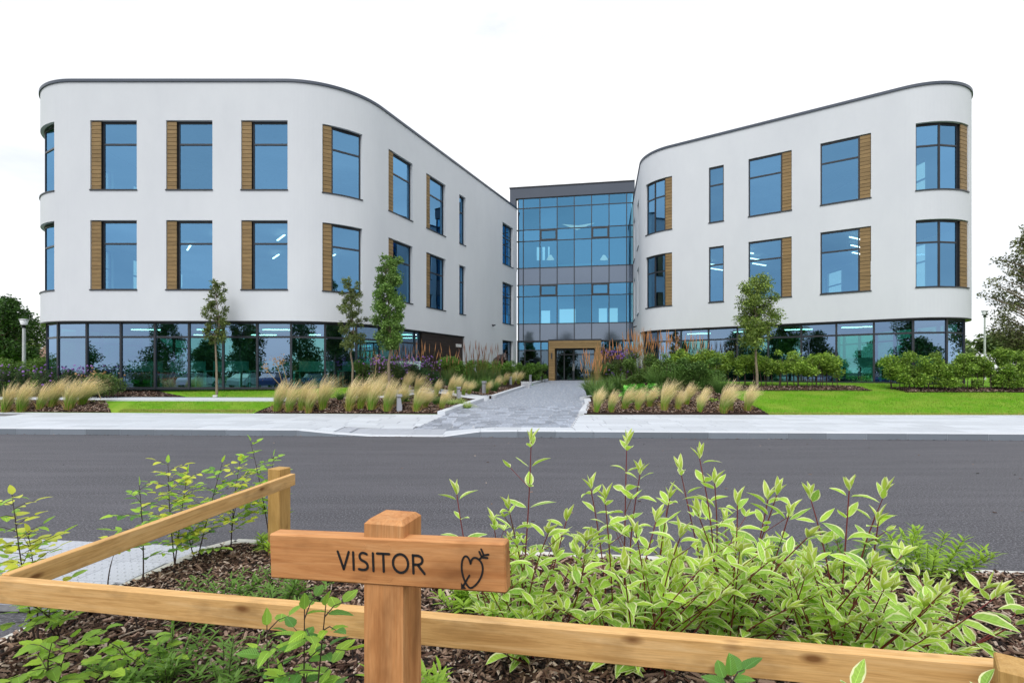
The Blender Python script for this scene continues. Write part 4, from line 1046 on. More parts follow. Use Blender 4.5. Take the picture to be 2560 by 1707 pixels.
def tree(px, Y, zb, z0, z1, w, nl, nleaf, size, c1, c2, seed, label, group=None, tr=.035, r=.3, taper=.5, shell=.1, name='tree', cat='tree', elong=.8):
    X = at(px, Y); t = empty(name, (X, Y, zb), label, cat, group); g = random.Random(seed)
    lobes = crown_lobes(w, z0 - zb, z1 - zb, nl, seed, taper, r); m = MB()
    H = z1 - zb; pts = [(g.uniform(-.02, .02) * k, g.uniform(-.02, .02) * k, H * .93 * k / 8) for k in range(9)]
    pts[0] = (0, 0, -.1); m.tube(pts, [tr * (1.25 - k / 7.2) for k in range(9)], 8)
    m.build('trunk', 'trunk_bark', t); m = MB()
    for (x, y, zz, *_r) in lobes:
        zs_ = max(z0 - zb - .1, zz - math.hypot(x, y) * g.uniform(.5, .9)); zs_ = min(zs_, H * .85)
        m.tube([(0, 0, zs_), (x * .5, y * .5, lerp(zs_, zz, .55)), (x, y, zz)], [tr * .35, tr * .2, tr * .08], 4, cap=False)
    m.build('limbs', 'trunk_bark', t)
    link('crown', foliage('crown', lobes, nleaf, size, c1, c2, 'foliage', seed, shell, .25, elong), t)
    return t
DK1, DK2 = (.022, .060, .010), (.075, .135, .028)
tree(542, 20.3, .82, 2.75, 5.15, .62, 46, 4800, .085, (.07, .11, .025), (.20, .25, .06), 3, 'slender young tree alone on the left lawn before the ground floor glass', 'young trees on the lawns', .04, .17, .45)
tree(880, 20.6, .80, 2.6, 5.25, .72, 60, 6000, .085, (.07, .12, .03), (.22, .27, .08), 5, 'sparse young tree with a lean crown, left neighbour of the dense green tree', 'young trees on the lawns', .04, .18, .35)
tree(974, 19.6, .70, 2.55, 5.95, .74, 95, 13500, .095, (.06, .15, .025), (.23, .38, .08), 8, 'tall dense evergreen young tree, its top over the first floor window', 'young trees on the lawns', .05, .24, .3)
tree(1892, 20.8, .95, 2.7, 5.40, 1.05, 90, 12000, .095, (.08, .15, .022), (.32, .42, .09), 12, 'rounded bushy tree before the right wing', 'young trees on the lawns', .05, .32, .35)
tree(2590, 22.5, .95, 2.5, 7.9, 2.45, 160, 14000, .12, (.07, .07, .035), (.25, .29, .10), 15, 'large loose tree with dark reddish leaves at the right edge of the photo', None, .12, .42, .7)
# background trees behind the left corner
def bgtree(X, Y, zb, zt, w, seed, label, group, c1=DK1, c2=DK2, n=9000, size=.28):
    return tree(1280 + X * F / Y, Y, zb, zb + (zt - zb) * .15, zt, w, 42, n, size, c1, c2, seed, label, group, .22, w * .36, .6, .3, 'background_tree')
bgtree(-33.4, 34, .9, 6.2, 2.5, 31, 'big dark rounded tree behind the left lamp post', None, (.012, .045, .006), (.06, .14, .02), 15000, .22)
bgtree(-45, 46, .9, 7.5, 4, 32, 'dark tree at the left edge behind the rounded one', None)
def shrubmass(name, x0, x1, Y0, Y1, h, n, size, c1, c2, seed, label, cat, group=None, stems=0, base=.25, extra=None, jag=.12, elong=.8):
    """a run of planting: foliage lobes following the ground between two points, with stems under it"""
    g = random.Random(seed); L = math.hypot(x1 - x0, Y1 - Y0); nl = max(6, int(L / .28)); cx, cy = (x0 + x1) / 2, (Y0 + Y1) / 2; zb = gz(cx, cy)
    r = empty(name, (cx, cy, zb), label, cat, group); lobes = []
    for i in range(nl * 6):
        t = g.random(); X, Y = lerp(x0, x1, t), lerp(Y0, Y1, t) + g.uniform(-.32, .32); s = g.uniform(.12, .30); zz = gz(X, Y) - zb
        top = h * (1 + g.uniform(-jag, jag)); zc = g.uniform(base + s * .7, max(base + s * .8, top - s * .8)); lobes.append((X - cx, Y - cy, zz + zc, s, s, s * .9))
    link('foliage', foliage('foliage', lobes, int(n * 1.25), size * 1.05, c1, c2, 'foliage', seed, .25, .5, elong), r)
    if stems:
        m = MB()
        for i in range(stems):
            t = (i + g.random()) / stems; X, Y = lerp(x0, x1, t), lerp(Y0, Y1, t) + g.uniform(-.2, .2); zz = gz(X, Y) - zb
            m.tube([(X - cx, Y - cy, zz - .05), (X - cx + g.uniform(-.1, .1), Y - cy, zz + h * .4), (X - cx + g.uniform(-.2, .2), Y - cy, zz + h * .85)], [.016, .012, .006], 5, cap=False)
        m.build('stems', 'dark_twig', r)
    if extra: extra(r, lobes, g)
    return r
def flowers(n, c1, c2, size=.035, hh=.25):
    def f(r, lobes, g):
        Lb = np.array(lobes); k = rng.choice(len(Lb), n); top = Lb[:, 2].max()
        T = Lb[k, :3] + rng.normal(0, .2, (n, 3)); T[:, 2] = np.where(rng.random(n) < .6, top + rng.uniform(-.1, hh, n), T[:, 2] + .15); T[:, 1] -= rng.uniform(0, .3, n)
        M = randrot(n, .3, rng.uniform(.6, 1.3, n) * size); t = rng.random(n)[:, None]; C = np.array(c1) * (1 - t) + np.array(c2) * t
        v = [(-1, -1, 0), (1, -1, 0), (1, 1, 0), (-1, 1, 0), (-.7, -.7, .7), (.7, -.7, .7), (.7, .7, .7), (-.7, .7, .7)]
        link('flowers', bulk('flowers', v, CHF, M, T, C, 'foliage'), r)['kind'] = 'stuff'
        m = MB()
        for p in T[:int(n * .7)]: m.tube([(p[0] + g.uniform(-.05, .05), p[1], p[2] - .5), tuple(p)], .004, 3, cap=False)
        m.build('flower_stems', 'dark_twig', r)['kind'] = 'stuff'
    return f
PUR = flowers(45, (.14, .07, .30), (.40, .20, .55))
# left bed
shrubmass('hedge', at(-60, 23), at(140, 23.4), 23, 23.4, 1.25, 6000, .09, (.06, .14, .02), (.2, .34, .05), 41, 'loose green hedge behind the purple flowers at the left edge', 'hedge', None, 14)
shrubmass('flowering_perennials', at(-20, 21), at(120, 20.8), 21, 20.8, 1.15, 7000, .065, (.018, .05, .015), (.07, .13, .035), 42, 'dark perennials with small purple flowers under the left lamp post', 'flowering plant', 'purple flowering perennials', 20, .05, PUR)
shrubmass('flowering_perennials', at(115, 20.8), at(235, 20.4), 20.8, 20.4, 1.1, 6500, .065, (.015, .045, .015), (.07, .12, .035), 43, 'dark perennials with purple flowers before the curved glass corner', 'flowering plant', 'purple flowering perennials', 20, .05, PUR)
shrubmass('rose_bush', at(228, 20.0), at(292, 20.0), 20.0, 20.0, 1.05, 3800, .075, (.05, .12, .02), (.18, .26, .06), 44, 'green bush with brown seed heads at the right end of the left bed', 'bush', None, 12, .15, flowers(30, (.35, .18, .08), (.5, .3, .12), .03, .2))
# centre planting left of the path
shrubmass('hedge', at(890, 22.0), at(985, 22.6), 22.0, 22.6, 1.15, 7000, .075, (.05, .13, .02), (.17, .30, .05), 51, 'green hedge behind the dense young tree', 'hedge', None, 12, .1)
shrubmass('flowering_perennials', at(930, 20.9), at(1000, 21.1), 20.9, 21.1, 1.2, 5200, .065, (.03, .075, .02), (.10, .16, .04), 52, 'purple verbena haze round the trunk of the dense young tree', 'flowering plant', 'purple flowering perennials', 20, .1, flowers(110, (.20, .09, .36), (.50, .26, .62), .030, .3))
shrubmass('flowering_perennials', at(1010, 21.6), at(1105, 21.8), 21.6, 21.8, 1.15, 8000, .07, (.02, .065, .02), (.07, .17, .05), 53, 'dark leaved perennials with purple heads before the brown panel', 'flowering plant', 'purple flowering perennials', 20, .1, flowers(120, (.20, .09, .36), (.50, .26, .62), .030, .35))
shrubmass('hedge', at(1105, 25.2), at(1284, 31.5), 25.2, 31.5, 1.45, 16000, .085, (.05, .13, .018), (.20, .36, .05), 54, 'clipped hedge along the white wall left of the entrance', 'hedge', None, 26, .05, None, .05)
shrubmass('hedge', at(1288, 33.2), at(1366, 34.6), 33.2, 34.6, 1.25, 6500, .085, (.05, .12, .018), (.18, .34, .05), 55, 'short clipped hedge beside the timber portal', 'hedge', None, 12, .05, None, .05)
# right planting
shrubmass('flowering_perennials', at(1500, 24.2), at(1590, 23.8), 24.2, 23.8, 1.5, 7000, .075, (.04, .10, .015), (.14, .22, .05), 61, 'tall perennials with dark violet heads right of the entrance', 'flowering plant', 'purple flowering perennials', 20, .1, flowers(90, (.06, .03, .14), (.20, .10, .34), .04, .35))
shrubmass('shrub', at(1560, 21.3), at(1680, 21.0), 21.3, 21.0, 1.35, 10000, .075, (.05, .12, .02), (.19, .31, .06), 62, 'mixed green shrub behind the bright leafy plant', 'shrub', 'shrubs right of the path', 14, .05)
shrubmass('shrub', at(1660, 20.3), at(1800, 20.3), 20.3, 20.3, 1.25, 10000, .08, (.04, .11, .02), (.15, .27, .055), 63, 'dark leafy shrub behind the grass tufts of the right bed', 'shrub', 'shrubs right of the path', 14, .0)
shrubmass('leafy_perennial', at(1560, 18.7), at(1625, 18.7), 18.7, 18.7, .62, 1500, .15, (.07, .28, .03), (.16, .48, .06), 64, 'bright green broad leaved plant behind the right hand grass tufts', 'leafy plant', None, 8, .0, None, .1, 1.1)
shrubmass('hedge', at(1680, 21.6), at(1880, 21.2), 21.6, 21.2, 1.45, 12000, .085, (.10, .20, .025), (.36, .52, .07), 65, 'young hornbeam hedge on bare stems behind the right lawn, left half', 'hedge', 'hedges behind the right lawn', 24, .45, None, .14)
shrubmass('hedge', at(1880, 21.2), at(2090, 20.8), 21.2, 20.8, 1.4, 12000, .085, (.10, .20, .025), (.36, .52, .07), 66, 'young hornbeam hedge on bare stems ending at the open glass bay', 'hedge', 'hedges behind the right lawn', 24, .45, None, .14)
shrubmass('hedge', at(2225, 20.4), at(2400, 20.2), 20.4, 20.2, 1.45, 11000, .085, (.09, .19, .025), (.34, .50, .07), 67, 'bushy hedge before the rounded right corner', 'hedge', 'hedges behind the right lawn', 20, .2, None, .16)
shrubmass('hedge', at(2390, 20.3), at(2600, 20.3), 20.3, 20.3, 1.55, 13000, .085, (.08, .17, .025), (.32, .47, .07), 68, 'bushy hedge running out at the right edge of the photo', 'hedge', 'hedges behind the right lawn', 20, .1, None, .14)
# distant greenery (one mass each)
def wood(x0, x1, Y, h, n, seed, size=.5, c1=DK1, c2=(.11, .16, .035)):
    g = random.Random(seed); lobes = [(g.uniform(x0, x1), Y + g.uniform(-3, 3), .9 + g.uniform(0, h), g.uniform(1, 2.2), g.uniform(1, 2), g.uniform(.8, 1.6)) for _ in range(int((x1 - x0) * 1.6))]
    o = link('distant_wood', foliage('distant_wood', lobes, n, size, c1, c2, 'foliage', seed, .5, .4, .9)); o['kind'] = 'stuff'; return o
wood(36, 80, 50, 4.0, 60000, 71, .40, (.04, .08, .02), (.16, .22, .07))
wood(-80, -26.5, 38, 2.2, 22000, 72, .26, (.05, .10, .02), (.20, .27, .06))
# rough tall flower stalks leaning over the left lawn edge
m = MB()
for (a, b) in (((728, 998, 18.2), (664, 922, 18.2)), ((712, 992, 18.3), (690, 902, 18.3)), ((724, 990, 18.3), (703, 900, 18.3)), ((930, 980, 18.6), (942, 895, 18.6)), ((252, 990, 19.2), (232, 955, 19.2))):
    p = Vector((at(a[0], a[2]), a[2], zat(a[1], a[2]))); q = Vector((at(b[0], b[2]), b[2], zat(b[1], b[2]))); k = empty('dry_flower_stalk', p, 'dry seed head stalk standing %s' % {664: 'leftmost and most slanted before the lawn', 690: 'upright in the middle of the three before the lawn', 703: 'rightmost of the three before the lawn', 942: 'slanted before the dense young tree', 232: 'in the left bed beside the bush'}[b[0]], 'dry flower stalk', 'dry flower stalks')
    m = MB(); m.tube([(0, 0, -.1), tuple((q - p) * .5 + Vector((.02, 0, 0))), tuple(q - p)], [.014, .011, .007], 5); me = m.mesh('stalk', 'dry_grass'); cols(me, np.tile((.45, .35, .18), (len(me.vertices), 1))); link('stalk', me, k)
    n = 46; T = np.array(q - p)[None] + rng.normal(0, 1, (n, 3)) * (.07, .07, .11); link('seed_head', bulk('seed_head', LEAFV, LEAFF, randrot(n, 0, np.full(n, .06)), T, np.array([(.42, .25, .10)]) * rng.uniform(.6, 1.3, (n, 1)), 'foliage'), k)
# low bright green starts in the bark
stM = foliage('leaves', [(0, 0, .06, .16, .16, .06)], 60, .07, (.16, .32, .03), (.40, .50, .06), 'foliage', 91)
for j, (px, py) in enumerate([(1768, 1020), (1784, 1028), (1014, 1026), (792, 1028), (834, 1022), (970, 1026)]):
    Y = 1.38 * F / (py - 930); Y = max(Y, 17.0); X = at(px, Y); o = link('ground_cover_plant', stM); o.location = (X, Y, gz(X, Y) + .03); o.scale = (1.1,) * 3
    tagp(o, 'small lime green plant on the bark %s' % ['between the right hand grass tufts', 'right of the path, nearer the pavement', 'near the bollard light', 'in front of the left tufts', 'in the gap of the left bed', 'below the middle tufts'][j], 'small plant', 'small lime plants on the bark')

# ================================================================ STREET FURNITURE BY THE BUILDING
def bollard(px, py, hpx, label, yaw=25):
    Y = scanY(px, py); X = at(px, Y); h = hpx * Y / F; s = h / .60
    t = empty('bollard_light', (X, Y, gz(X, Y) + .02), label, 'bollard light', 'grey bollard lights along the path', R(yaw)); t.scale = (s,) * 3
    m = MB(); m.prism([(-.06, -.06), (.06, -.06), (.06, .06), (-.06, .06)], 0, .02)
    prof = [(-.07, .0), (.10, .0), (.10, .21), (.085, .25), (.055, .47), (-.07, .47)]
    m.v = []; m.f = []; m.mi = []; m.sm = []
    V = [(x, -.065, z) for x, z in prof] + [(x, .065, z) for x, z in prof]; n = len(prof)
    m.add(V, [tuple(range(n)), tuple(reversed(range(n, 2 * n)))] + [(i, n + i, n + (i + 1) % n, (i + 1) % n) for i in range(n)]); m.build('post', 'bollard_grey', t)
    m = MB(); m.cbox(-.085, .105, -.08, .08, .50, .60, .008); m.build('head', 'bollard_grey', t)
    m = MB(); m.box(-.05, .06, -.05, .05, .47, .50); m.build('lens', 'black_metal', t)
bollard(997, 1028, 43, 'grey bollard light nearest the pavement, standing in bark')
bollard(1146, 996, 30, 'grey bollard light half hidden behind striped grass')
bollard(1210, 984, 32, 'slim grey bollard light before the tall green grasses', 60)
bollard(1276, 962, 21, 'grey bollard light beside the golden grasses', 40)
bollard(1326, 956, 19, 'bollard light right of the grey service box', 60)
bollard(1340, 951, 15, 'middle of the three far bollard lights before the hedge', 60)
bollard(1351, 949, 15, 'far bollard light closest to the timber portal', 60)
Y = 29.5; X = at(1313, Y); t = empty('service_box', (X, Y, gz(X, Y)), 'small grey service box at the kerb before the hedge', 'service box')
m = MB(); m.cbox(-.24, .24, -.15, .15, 0, .36, .015); m.build('body', 'galvanised', t); m = MB(); m.cbox(-.26, .26, -.17, .17, .36, .40, .01); m.build('lid', 'galvanised', t); m = MB(); m.box(-.18, .18, -.158, -.15, .06, .30); m.build('door', 'bollard_grey', t)
def lamppost(px, Y, zb, ztop, label, s=1.0):
    t = empty('lamp_post', (at(px, Y), Y, zb), label, 'lamp post', 'lamp posts beyond the building'); H = ztop - zb
    MB().tube([(0, 0, 0), (0, 0, H * .45), (0, 0, H - .42)], [.07 * s, .055 * s, .05 * s], 10).build('pole', 'galvanised', t)
    MB().lathe([(.05, H - .44), (.09, H - .40), (.06, H - .30), (.17, H - .30), (.17, H - .28), (0, H - .28)], 12).build('lamp_holder', 'dark_metal', t)
    MB().lathe([(.11, H - .28), (.17, H - .05), (0, H - .05)], 12).build('lamp_glass', 'lamp_glass', t)
    MB().lathe([(.19, H - .05), (.19, H - .02), (.08, H), (0, H)], 12).build('lamp_cap', 'galvanised', t)
lamppost(60, 24.0, .9, 4.05, 'tall pale lamp post by the left corner of the building', 1.25)
lamppost(2462, 32, .9, 5.4, 'nearest lamp post right of the building', 1.0)
lamppost(2484, 52, .9, 4.3, 'smaller lamp post behind the nearest one on the right'); lamppost(2447, 58, .9, 3.4, 'most distant lamp post, close to the right glass corner')
# house far left
t = empty('house', (-36.3, 43, .9), 'brick house with tiled roof peeping out behind the left corner', 'house')
MB().box(-3, 4.4, 0, 6, 0, 1.9).build('wall', 'brick_wall', t)
m = MB(); m.add([(-3.3, -.3, 1.9), (4.6, -.3, 1.9), (4.6, 3, 4.3), (-3.3, 3, 4.3), (4.6, 6.3, 1.9), (-3.3, 6.3, 1.9)], [(0, 1, 2, 3), (3, 2, 4, 5), (1, 4, 2), (0, 3, 5)]); m.build('roof', 'roof_tile', t)
# gorilla sculpture in front of the white wall
def blob(name, balls, vox, mat, parent=None):
    import bmesh
    bm = bmesh.new()
    for (x, y, z_, rx, ry, rz, ty) in balls:
        M = Matrix.Translation((x, y, z_)) @ Matrix.Rotation(R(ty), 4, 'Y') @ Matrix.Diagonal((rx, ry, rz, 1)); bmesh.ops.create_icosphere(bm, subdivisions=3, radius=1, matrix=M)
    me = bpy.data.meshes.new(name); bm.to_mesh(me); bm.free(); me.materials.append(MATS[mat]); o = link(name, me, parent)
    r = o.modifiers.new('r', 'REMESH'); r.mode = 'VOXEL'; r.voxel_size = vox; r.use_smooth_shade = True; s = o.modifiers.new('s', 'SMOOTH'); s.iterations = 3; return o
Y = 31.6; X = at(1252, Y); gs = blob('gorilla_sculpture', [(-.25, 0, 1.35, .55, .42, .42, 35), (.12, 0, 1.62, .42, .44, .36, 10), (-.55, 0, .95, .42, .40, .48, 0), (.50, -.02, 1.72, .25, .22, .28, 0), (.46, 0, 1.93, .15, .13, .14, 0), (.68, -.02, 1.58, .14, .14, .13, 0), (.64, -.02, 1.76, .10, .19, .05, 0), (.30, -.34, 1.05, .15, .15, .55, -6), (.34, .34, 1.05, .15, .15, .55, -6), (.36, -.36, .40, .13, .13, .42, 4), (.40, .36, .40, .13, .13, .42, 4), (.44, -.36, .06, .17, .13, .08, 0), (.46, .36, .06, .17, .13, .08, 0), (-.62, -.28, .45, .20, .18, .42, 10), (-.62, .28, .45, .20, .18, .42, 10), (-.55, -.3, .07, .24, .13, .08, 0), (-.55, .3, .07, .24, .13, .08, 0), (.48, -.24, 1.72, .05, .03, .07, 0), (.48, .22, 1.72, .05, .03, .07, 0)], .035, 'bronze_sculpture')
gs.location = (X, Y, gz(X, Y) + .05); gs.rotation_euler.z = R(-58); gs.scale = (.86,) * 3; tagp(gs, 'dark bronze gorilla sculpture on all fours before the white wall', 'sculpture')
# small floodlight by the lawn tree
X, Y = at(538, 20.2), 20.2; m = MB(); m.cbox(-.08, .08, -.05, .05, .05, .13, .01); m.tube([(0, 0, -.02), (0, 0, .06)], .02, 8); fl = m.build('floodlight', 'pale_paint'); fl.location = (X, Y, gz(X, Y)); tagp(fl, 'small white floodlight at the foot of the left lawn tree', 'floodlight')

# ================================================================ WHAT THE GLASS LOOKS BACK AT: car park, cars, trees behind the viewer
bm_ = MB(); bm_.box(-60, 60, -26, -24, 0, .9)
shr = [(g_, -21.5) for g_ in ()]
tcols = [((.02, .06, .01), (.07, .13, .03)), ((.03, .08, .015), (.10, .17, .04))]
k = 0; protoT = []
for i, x in enumerate([-26, -19.5, -13, -34, -41, -49, -57, -66, -3.5, 4, 13, 19, 27, 35, 44, 53, 62]):
    if i < 3:
        c1, c2 = tcols[i % 2]; t = tree(1280, 20, 0, 1.2, [7.5, 5.6, 9.2][i], [3.2, 2.8, 3.4][i], 40, 7000, .34, c1, c2, 300 + i, 'dark tree of the row behind the car park, mirrored in the glass', 'trees mirrored in the glass', .2, [1.2, 1.1, 1.25][i], .6, .3, 'background_tree'); protoT.append(t)
    else:
        src = protoT[i % 3]; t = src.copy(); COL.objects.link(t)
        for c_ in list(src.children): d = c_.copy(); COL.objects.link(d); d.parent = t
        t.rotation_euler.z = i * 1.3
    t.location = (x, -25 - (i % 3) * 3, 0)
wd = link('distant_wood', foliage('distant_wood', [(random.uniform(-75, 75), -24 + random.uniform(-1, 1), random.uniform(.3, 2.3), 1.8, 1.2, 1.2) for _ in range(150)], 24000, .34, DK1, (.09, .15, .03), 'foliage', 333, .5)); wd['kind'] = 'stuff'
def car(x, y, rz, paint, label):
    t = empty('parked_car', (x, y, 0), label, 'car', 'cars parked behind the viewer', R(rz))
    prof = [(-2.1, .35), (-2.12, .72), (-1.95, .92), (-1.25, 1.02), (-1.02, 1.05), (1.0, 1.08), (1.9, 1.0), (2.1, .8), (2.1, .35)]
    cab = [(-1.15, 1.03), (-.45, 1.46), (.75, 1.48), (1.55, 1.06)]
    def side(P, w0, w1):
        m = MB(); n = len(P); zt = max(p[1] for p in P); f = lambda z_: lerp(w0, w1, max(0, (z_ - P[0][1]) / (zt - P[0][1])))
        V = [(a, -f(b), b) for a, b in P] + [(a, f(b), b) for a, b in P]; m.add(V, [tuple(range(n)), tuple(reversed(range(n, 2 * n)))] + [(i, n + i, n + (i + 1) % n, (i + 1) % n) for i in range(n)]); return m
    side(prof, .88, .82).build('body', 'car_paint_' + paint, t); side(cab, .80, .62).build('windows', 'car_glass', t)
    m = MB(); m.cbox(-.5, .8, -.60, .60, 1.46, 1.50, .01); m.build('roof', 'car_paint_' + paint, t)
    for wx in (-1.3, 1.3):
        for wy in (-.84, .84):
            m = MB(); m.tube([(wx, wy - .09, .32), (wx, wy + .09, .32)], .32, 16); w = m.build('wheel', 'tyre_rubber', t); m = MB(); m.tube([(wx, wy - .1, .32), (wx, wy + .1, .32)], .19, 10); m.build('rim', 'rim_metal', w)
    for wy in (-.6, .6): m = MB(); m.cbox(-2.15, -2.08, wy - .15, wy + .15, .68, .8, .01); m.build('headlight', 'lamp_glass', t)
for i, (x, p) in enumerate([(-38, 'silver'), (-35, 'red'), (-32, 'white'), (-27, 'silver'), (-24, 'blue'), (-21, 'silver'), (-18, 'white'), (-13, 'silver'), (-10, 'black'), (-4.4, 'blue'), (-1.4, 'white'), (3.4, 'silver'), (6.3, 'red'), (9.4, 'white')]):
    car(x, -10.5, 88 + 3 * math.sin(i * 7), p, '%s hatchback behind the viewer, mirrored in the glass, %s of the row' % (p, ORD[i]))
for i, x in enumerate((-20, -6, 8, 22)):
    lp = empty('lamp_post', (x, -16, 0), 'car park lamp post behind the viewer, %s of four, mirrored in the glass' % ORD[i], 'lamp post', 'lamp posts of the car park')
    MB().tube([(0, 0, 0), (0, 0, 3), (0, 0, 5.6)], [.07, .06, .05], 8).build('pole', 'galvanised', lp); MB().lathe([(.08, 5.6), (.2, 5.9), (.26, 5.92), (0, 6.0)], 12).build('lamp_head', 'lamp_glass', lp)
# ================================================================ FOREGROUND: fence, sign, near planting
fence = empty('timber_fence', (-2.1, 2.12, .07), 'low pine rail fence turning a corner round the near planting bed', 'fence')
fM = Matrix.Translation((2.1, -2.12, -.07))
def rail(p, q, h, th, side=1, mat='rail_pine', nm='rail'):
    """square sawn rail from p to q: p,q are its top front edge"""
    p, q = Vector(p), Vector(q); L = (q - p).length; x = (q - p).normalized(); y = Vector((-x.y, x.x, 0)).normalized() * side; zz = x.cross(y).normalized() * (1 if side > 0 else -1)
    m = MB(); m.cbox(0, L, 0, th, -h, 0, .003)
    Mx = Matrix(((x.x, y.x, zz.x, p.x), (x.y, y.y, zz.y, p.y), (x.z, y.z, zz.z, p.z), (0, 0, 0, 1)))
    return m.build(nm, mat, fence, fM @ Mx)
rail((-2.60, 2.26, .728), (1.30, 1.36, .829), .096, .045)
rail((-2.128, 2.20, .745), (-1.775, 4.26, .770), .093, .042, 1)
def post(x, y, rz, w, z0, z1, nm='post', mat='post_pine', ch=.004, parent=None, M0=None):
    m = MB(); m.cbox(z0, z1, -w / 2, w / 2, -w / 2, w / 2, ch)
    # grain runs along local x, so the post is built lying down and stood up
    return m.build(nm, mat, fence if parent is None else parent, (fM if M0 is None else M0) @ Matrix.Translation((x, y, 0)) @ Matrix.Rotation(rz, 4, 'Z') @ Matrix.Rotation(R(-90), 4, 'Y'))
post(-1.945, 4.345, R(-20), .125, .0, .80)
post(1.245, 1.262, R(-38), .105, .0, .885)
post(-2.52, 2.36, R(-12), .10, .0, .72)
# sign
P0 = Vector((-.251, 1.20, 0)); yaw = math.atan2(-.242, .970)
sign = empty('wooden_sign', (P0.x, P0.y, .08), 'cedar post sign reading VISITOR with a heart and arrow', 'sign')
sM = Matrix.Translation((0, 0, -.08)) @ Matrix.Rotation(yaw, 4, 'Z')      # local: x along the board, y away from the viewer, origin at the post's front right corner
m = MB(); h = 1.254; w = .100; c = .010
V = [(0, -w, 0), (0, 0, 0), (0, 0, w), (0, -w, w), (h - c, -w, 0), (h - c, 0, 0), (h - c, 0, w), (h - c, -w, w), (h, -w + c, c), (h, -c, c), (h, -c, w - c), (h, -w + c, w - c)]
V = [(a, -b - w if False else b, d) for a, b, d in V]
m.add(V, [(0, 1, 5, 4), (1, 2, 6, 5), (2, 3, 7, 6), (3, 0, 4, 7), (4, 5, 9, 8), (5, 6, 10, 9), (6, 7, 11, 10), (7, 4, 8, 11), (8, 9, 10, 11), (3, 2, 1, 0)])
# stand it up: local x -> up, local y -> along the board, local z -> away
U = Matrix(((0, 1, 0, 0), (0, 0, 1, 0), (1, 0, 0, 0), (0, 0, 0, 1)))
m.build('post', 'sign_cedar', sign, sM @ U)
BH = .1095; tilt = math.atan((1.2256 - 1.2023) / .602)
bM = sM @ Matrix.Translation((-.354, -.005, 1.0928)) @ Matrix.Rotation(-tilt, 4, 'Y')
m = MB(); m.cbox(0, .602, 0, .042, 0, BH, .004); board = m.build('board', 'sign_cedar', sign, bM)
for x, zq in ((.258, .088), (.322, .090), (.258, .018), (.322, .018)):
    g = MB(); g.tube([(x, -.0006, zq), (x, .003, zq)], .0075, 14); g.build('wood_plug', 'sign_cedar', board)
def stroke(m, pts, w, d=.0012):
    """routed line: a thin raised ribbon with round ends"""
    P = [Vector((p[0], 0, p[1])) for p in pts]; n = len(P); L = []; Rr = []
    for i, p in enumerate(P):
        t = (P[min(i + 1, n - 1)] - P[max(i - 1, 0)]).normalized(); nn = Vector((-t.z, 0, t.x)) * w / 2; L.append(p + nn); Rr.append(p - nn)
    for sgn, e, o in ((-1, 0, 0), (1, n - 1, 0)):
        pass
    V = []; 
    for a, b in zip(L, Rr): V += [a + Vector((0, -d, 0)), b + Vector((0, -d, 0)), a, b]
    Fs = []
    for i in range(n - 1):
        k = 4 * i; Fs += [(k, k + 1, k + 5, k + 4), (k + 2, k, k + 4, k + 6), (k + 1, k + 3, k + 7, k + 5)]
    m.add(V, Fs)
    for p in (P[0], P[-1]):
        k = 10; m.add([p + Vector((math.cos(6.283 * i / k) * w / 2, -d * .98, math.sin(6.283 * i / k) * w / 2)) for i in range(k)], [tuple(range(k))])
def arc(cx, cz, rx, rz_, a0, a1, n=14): return [(cx + rx * math.cos(R(lerp(a0, a1, i / n))), cz + rz_ * math.sin(R(lerp(a0, a1, i / n)))) for i in range(n + 1)]
H = .0465; sw = .0056; m = MB(); x = .1905; z0 = .0315; HX = H * 1.13
def bez(P, n=20):
    out = []
    for i in range(n + 1):
        t = i / n; Q = [Vector((a, b)) for a, b in P]
        while len(Q) > 1: Q = [Q[j].lerp(Q[j + 1], t) for j in range(len(Q) - 1)]
        out.append(tuple(Q[0]))
    return out
def T(pts): return [(x + a * HX, z0 + b * H) for a, b in pts]
stroke(m, T([(0, .94), (.28, .05)]), sw); stroke(m, T([(.56, .94), (.28, .05)]), sw); x += .78 * HX
stroke(m, T([(0, .94), (0, .05)]), sw); x += .26 * HX
S = bez([(.42, .86), (.02, 1.10), (-.06, .60), (.22, .52)], 12) + bez([(.22, .52), (.58, .40), (.50, -.06), (.0, .10)], 14)[1:]
stroke(m, T(S), sw); x += .72 * HX
stroke(m, T([(0, .94), (0, .05)]), sw); x += .20 * HX
stroke(m, T([(0, .93), (.60, .93)]), sw); stroke(m, T([(.30, .93), (.30, .05)]), sw); x += .76 * HX
stroke(m, T(arc(.36, .495, .36, .455, 0, 360, 30)), sw); x += .96 * HX
stroke(m, T([(0, .94), (0, .05)]), sw); stroke(m, T([(0, .92), (.2, .92)] + arc(.20, .70, .24, .22, 90, -90, 12) + [(0, .48)]), sw); stroke(m, T([(.20, .48), (.52, .05)]), sw)
m.build('lettering', 'engraved_black', board, Matrix.Translation((0, -.0002, 0)))
def hp(u, v): return (.500 + (u - 1438) / 184 * .0655, .0065 + (942 - v) * .000346 + .0)
m = MB()
heart = [(1500, 778), (1490, 745), (1470, 730), (1450, 748), (1440, 790), (1441, 840), (1455, 890), (1475, 925), (1495, 940), (1530, 915), (1562, 872), (1580, 820), (1577, 778), (1555, 748), (1527, 738), (1508, 752), (1500, 780)]
def smooth(P, it=2):
    for _ in range(it):
        Q = [P[0]]
        for a, b in zip(P, P[1:]): Q += [(.75 * a[0] + .25 * b[0], .75 * a[1] + .25 * b[1]), (.25 * a[0] + .75 * b[0], .25 * a[1] + .75 * b[1])]
        P = Q + [P[-1]]
    return P
hs = .0042
stroke(m, [hp(*q) for q in smooth(heart)], hs)
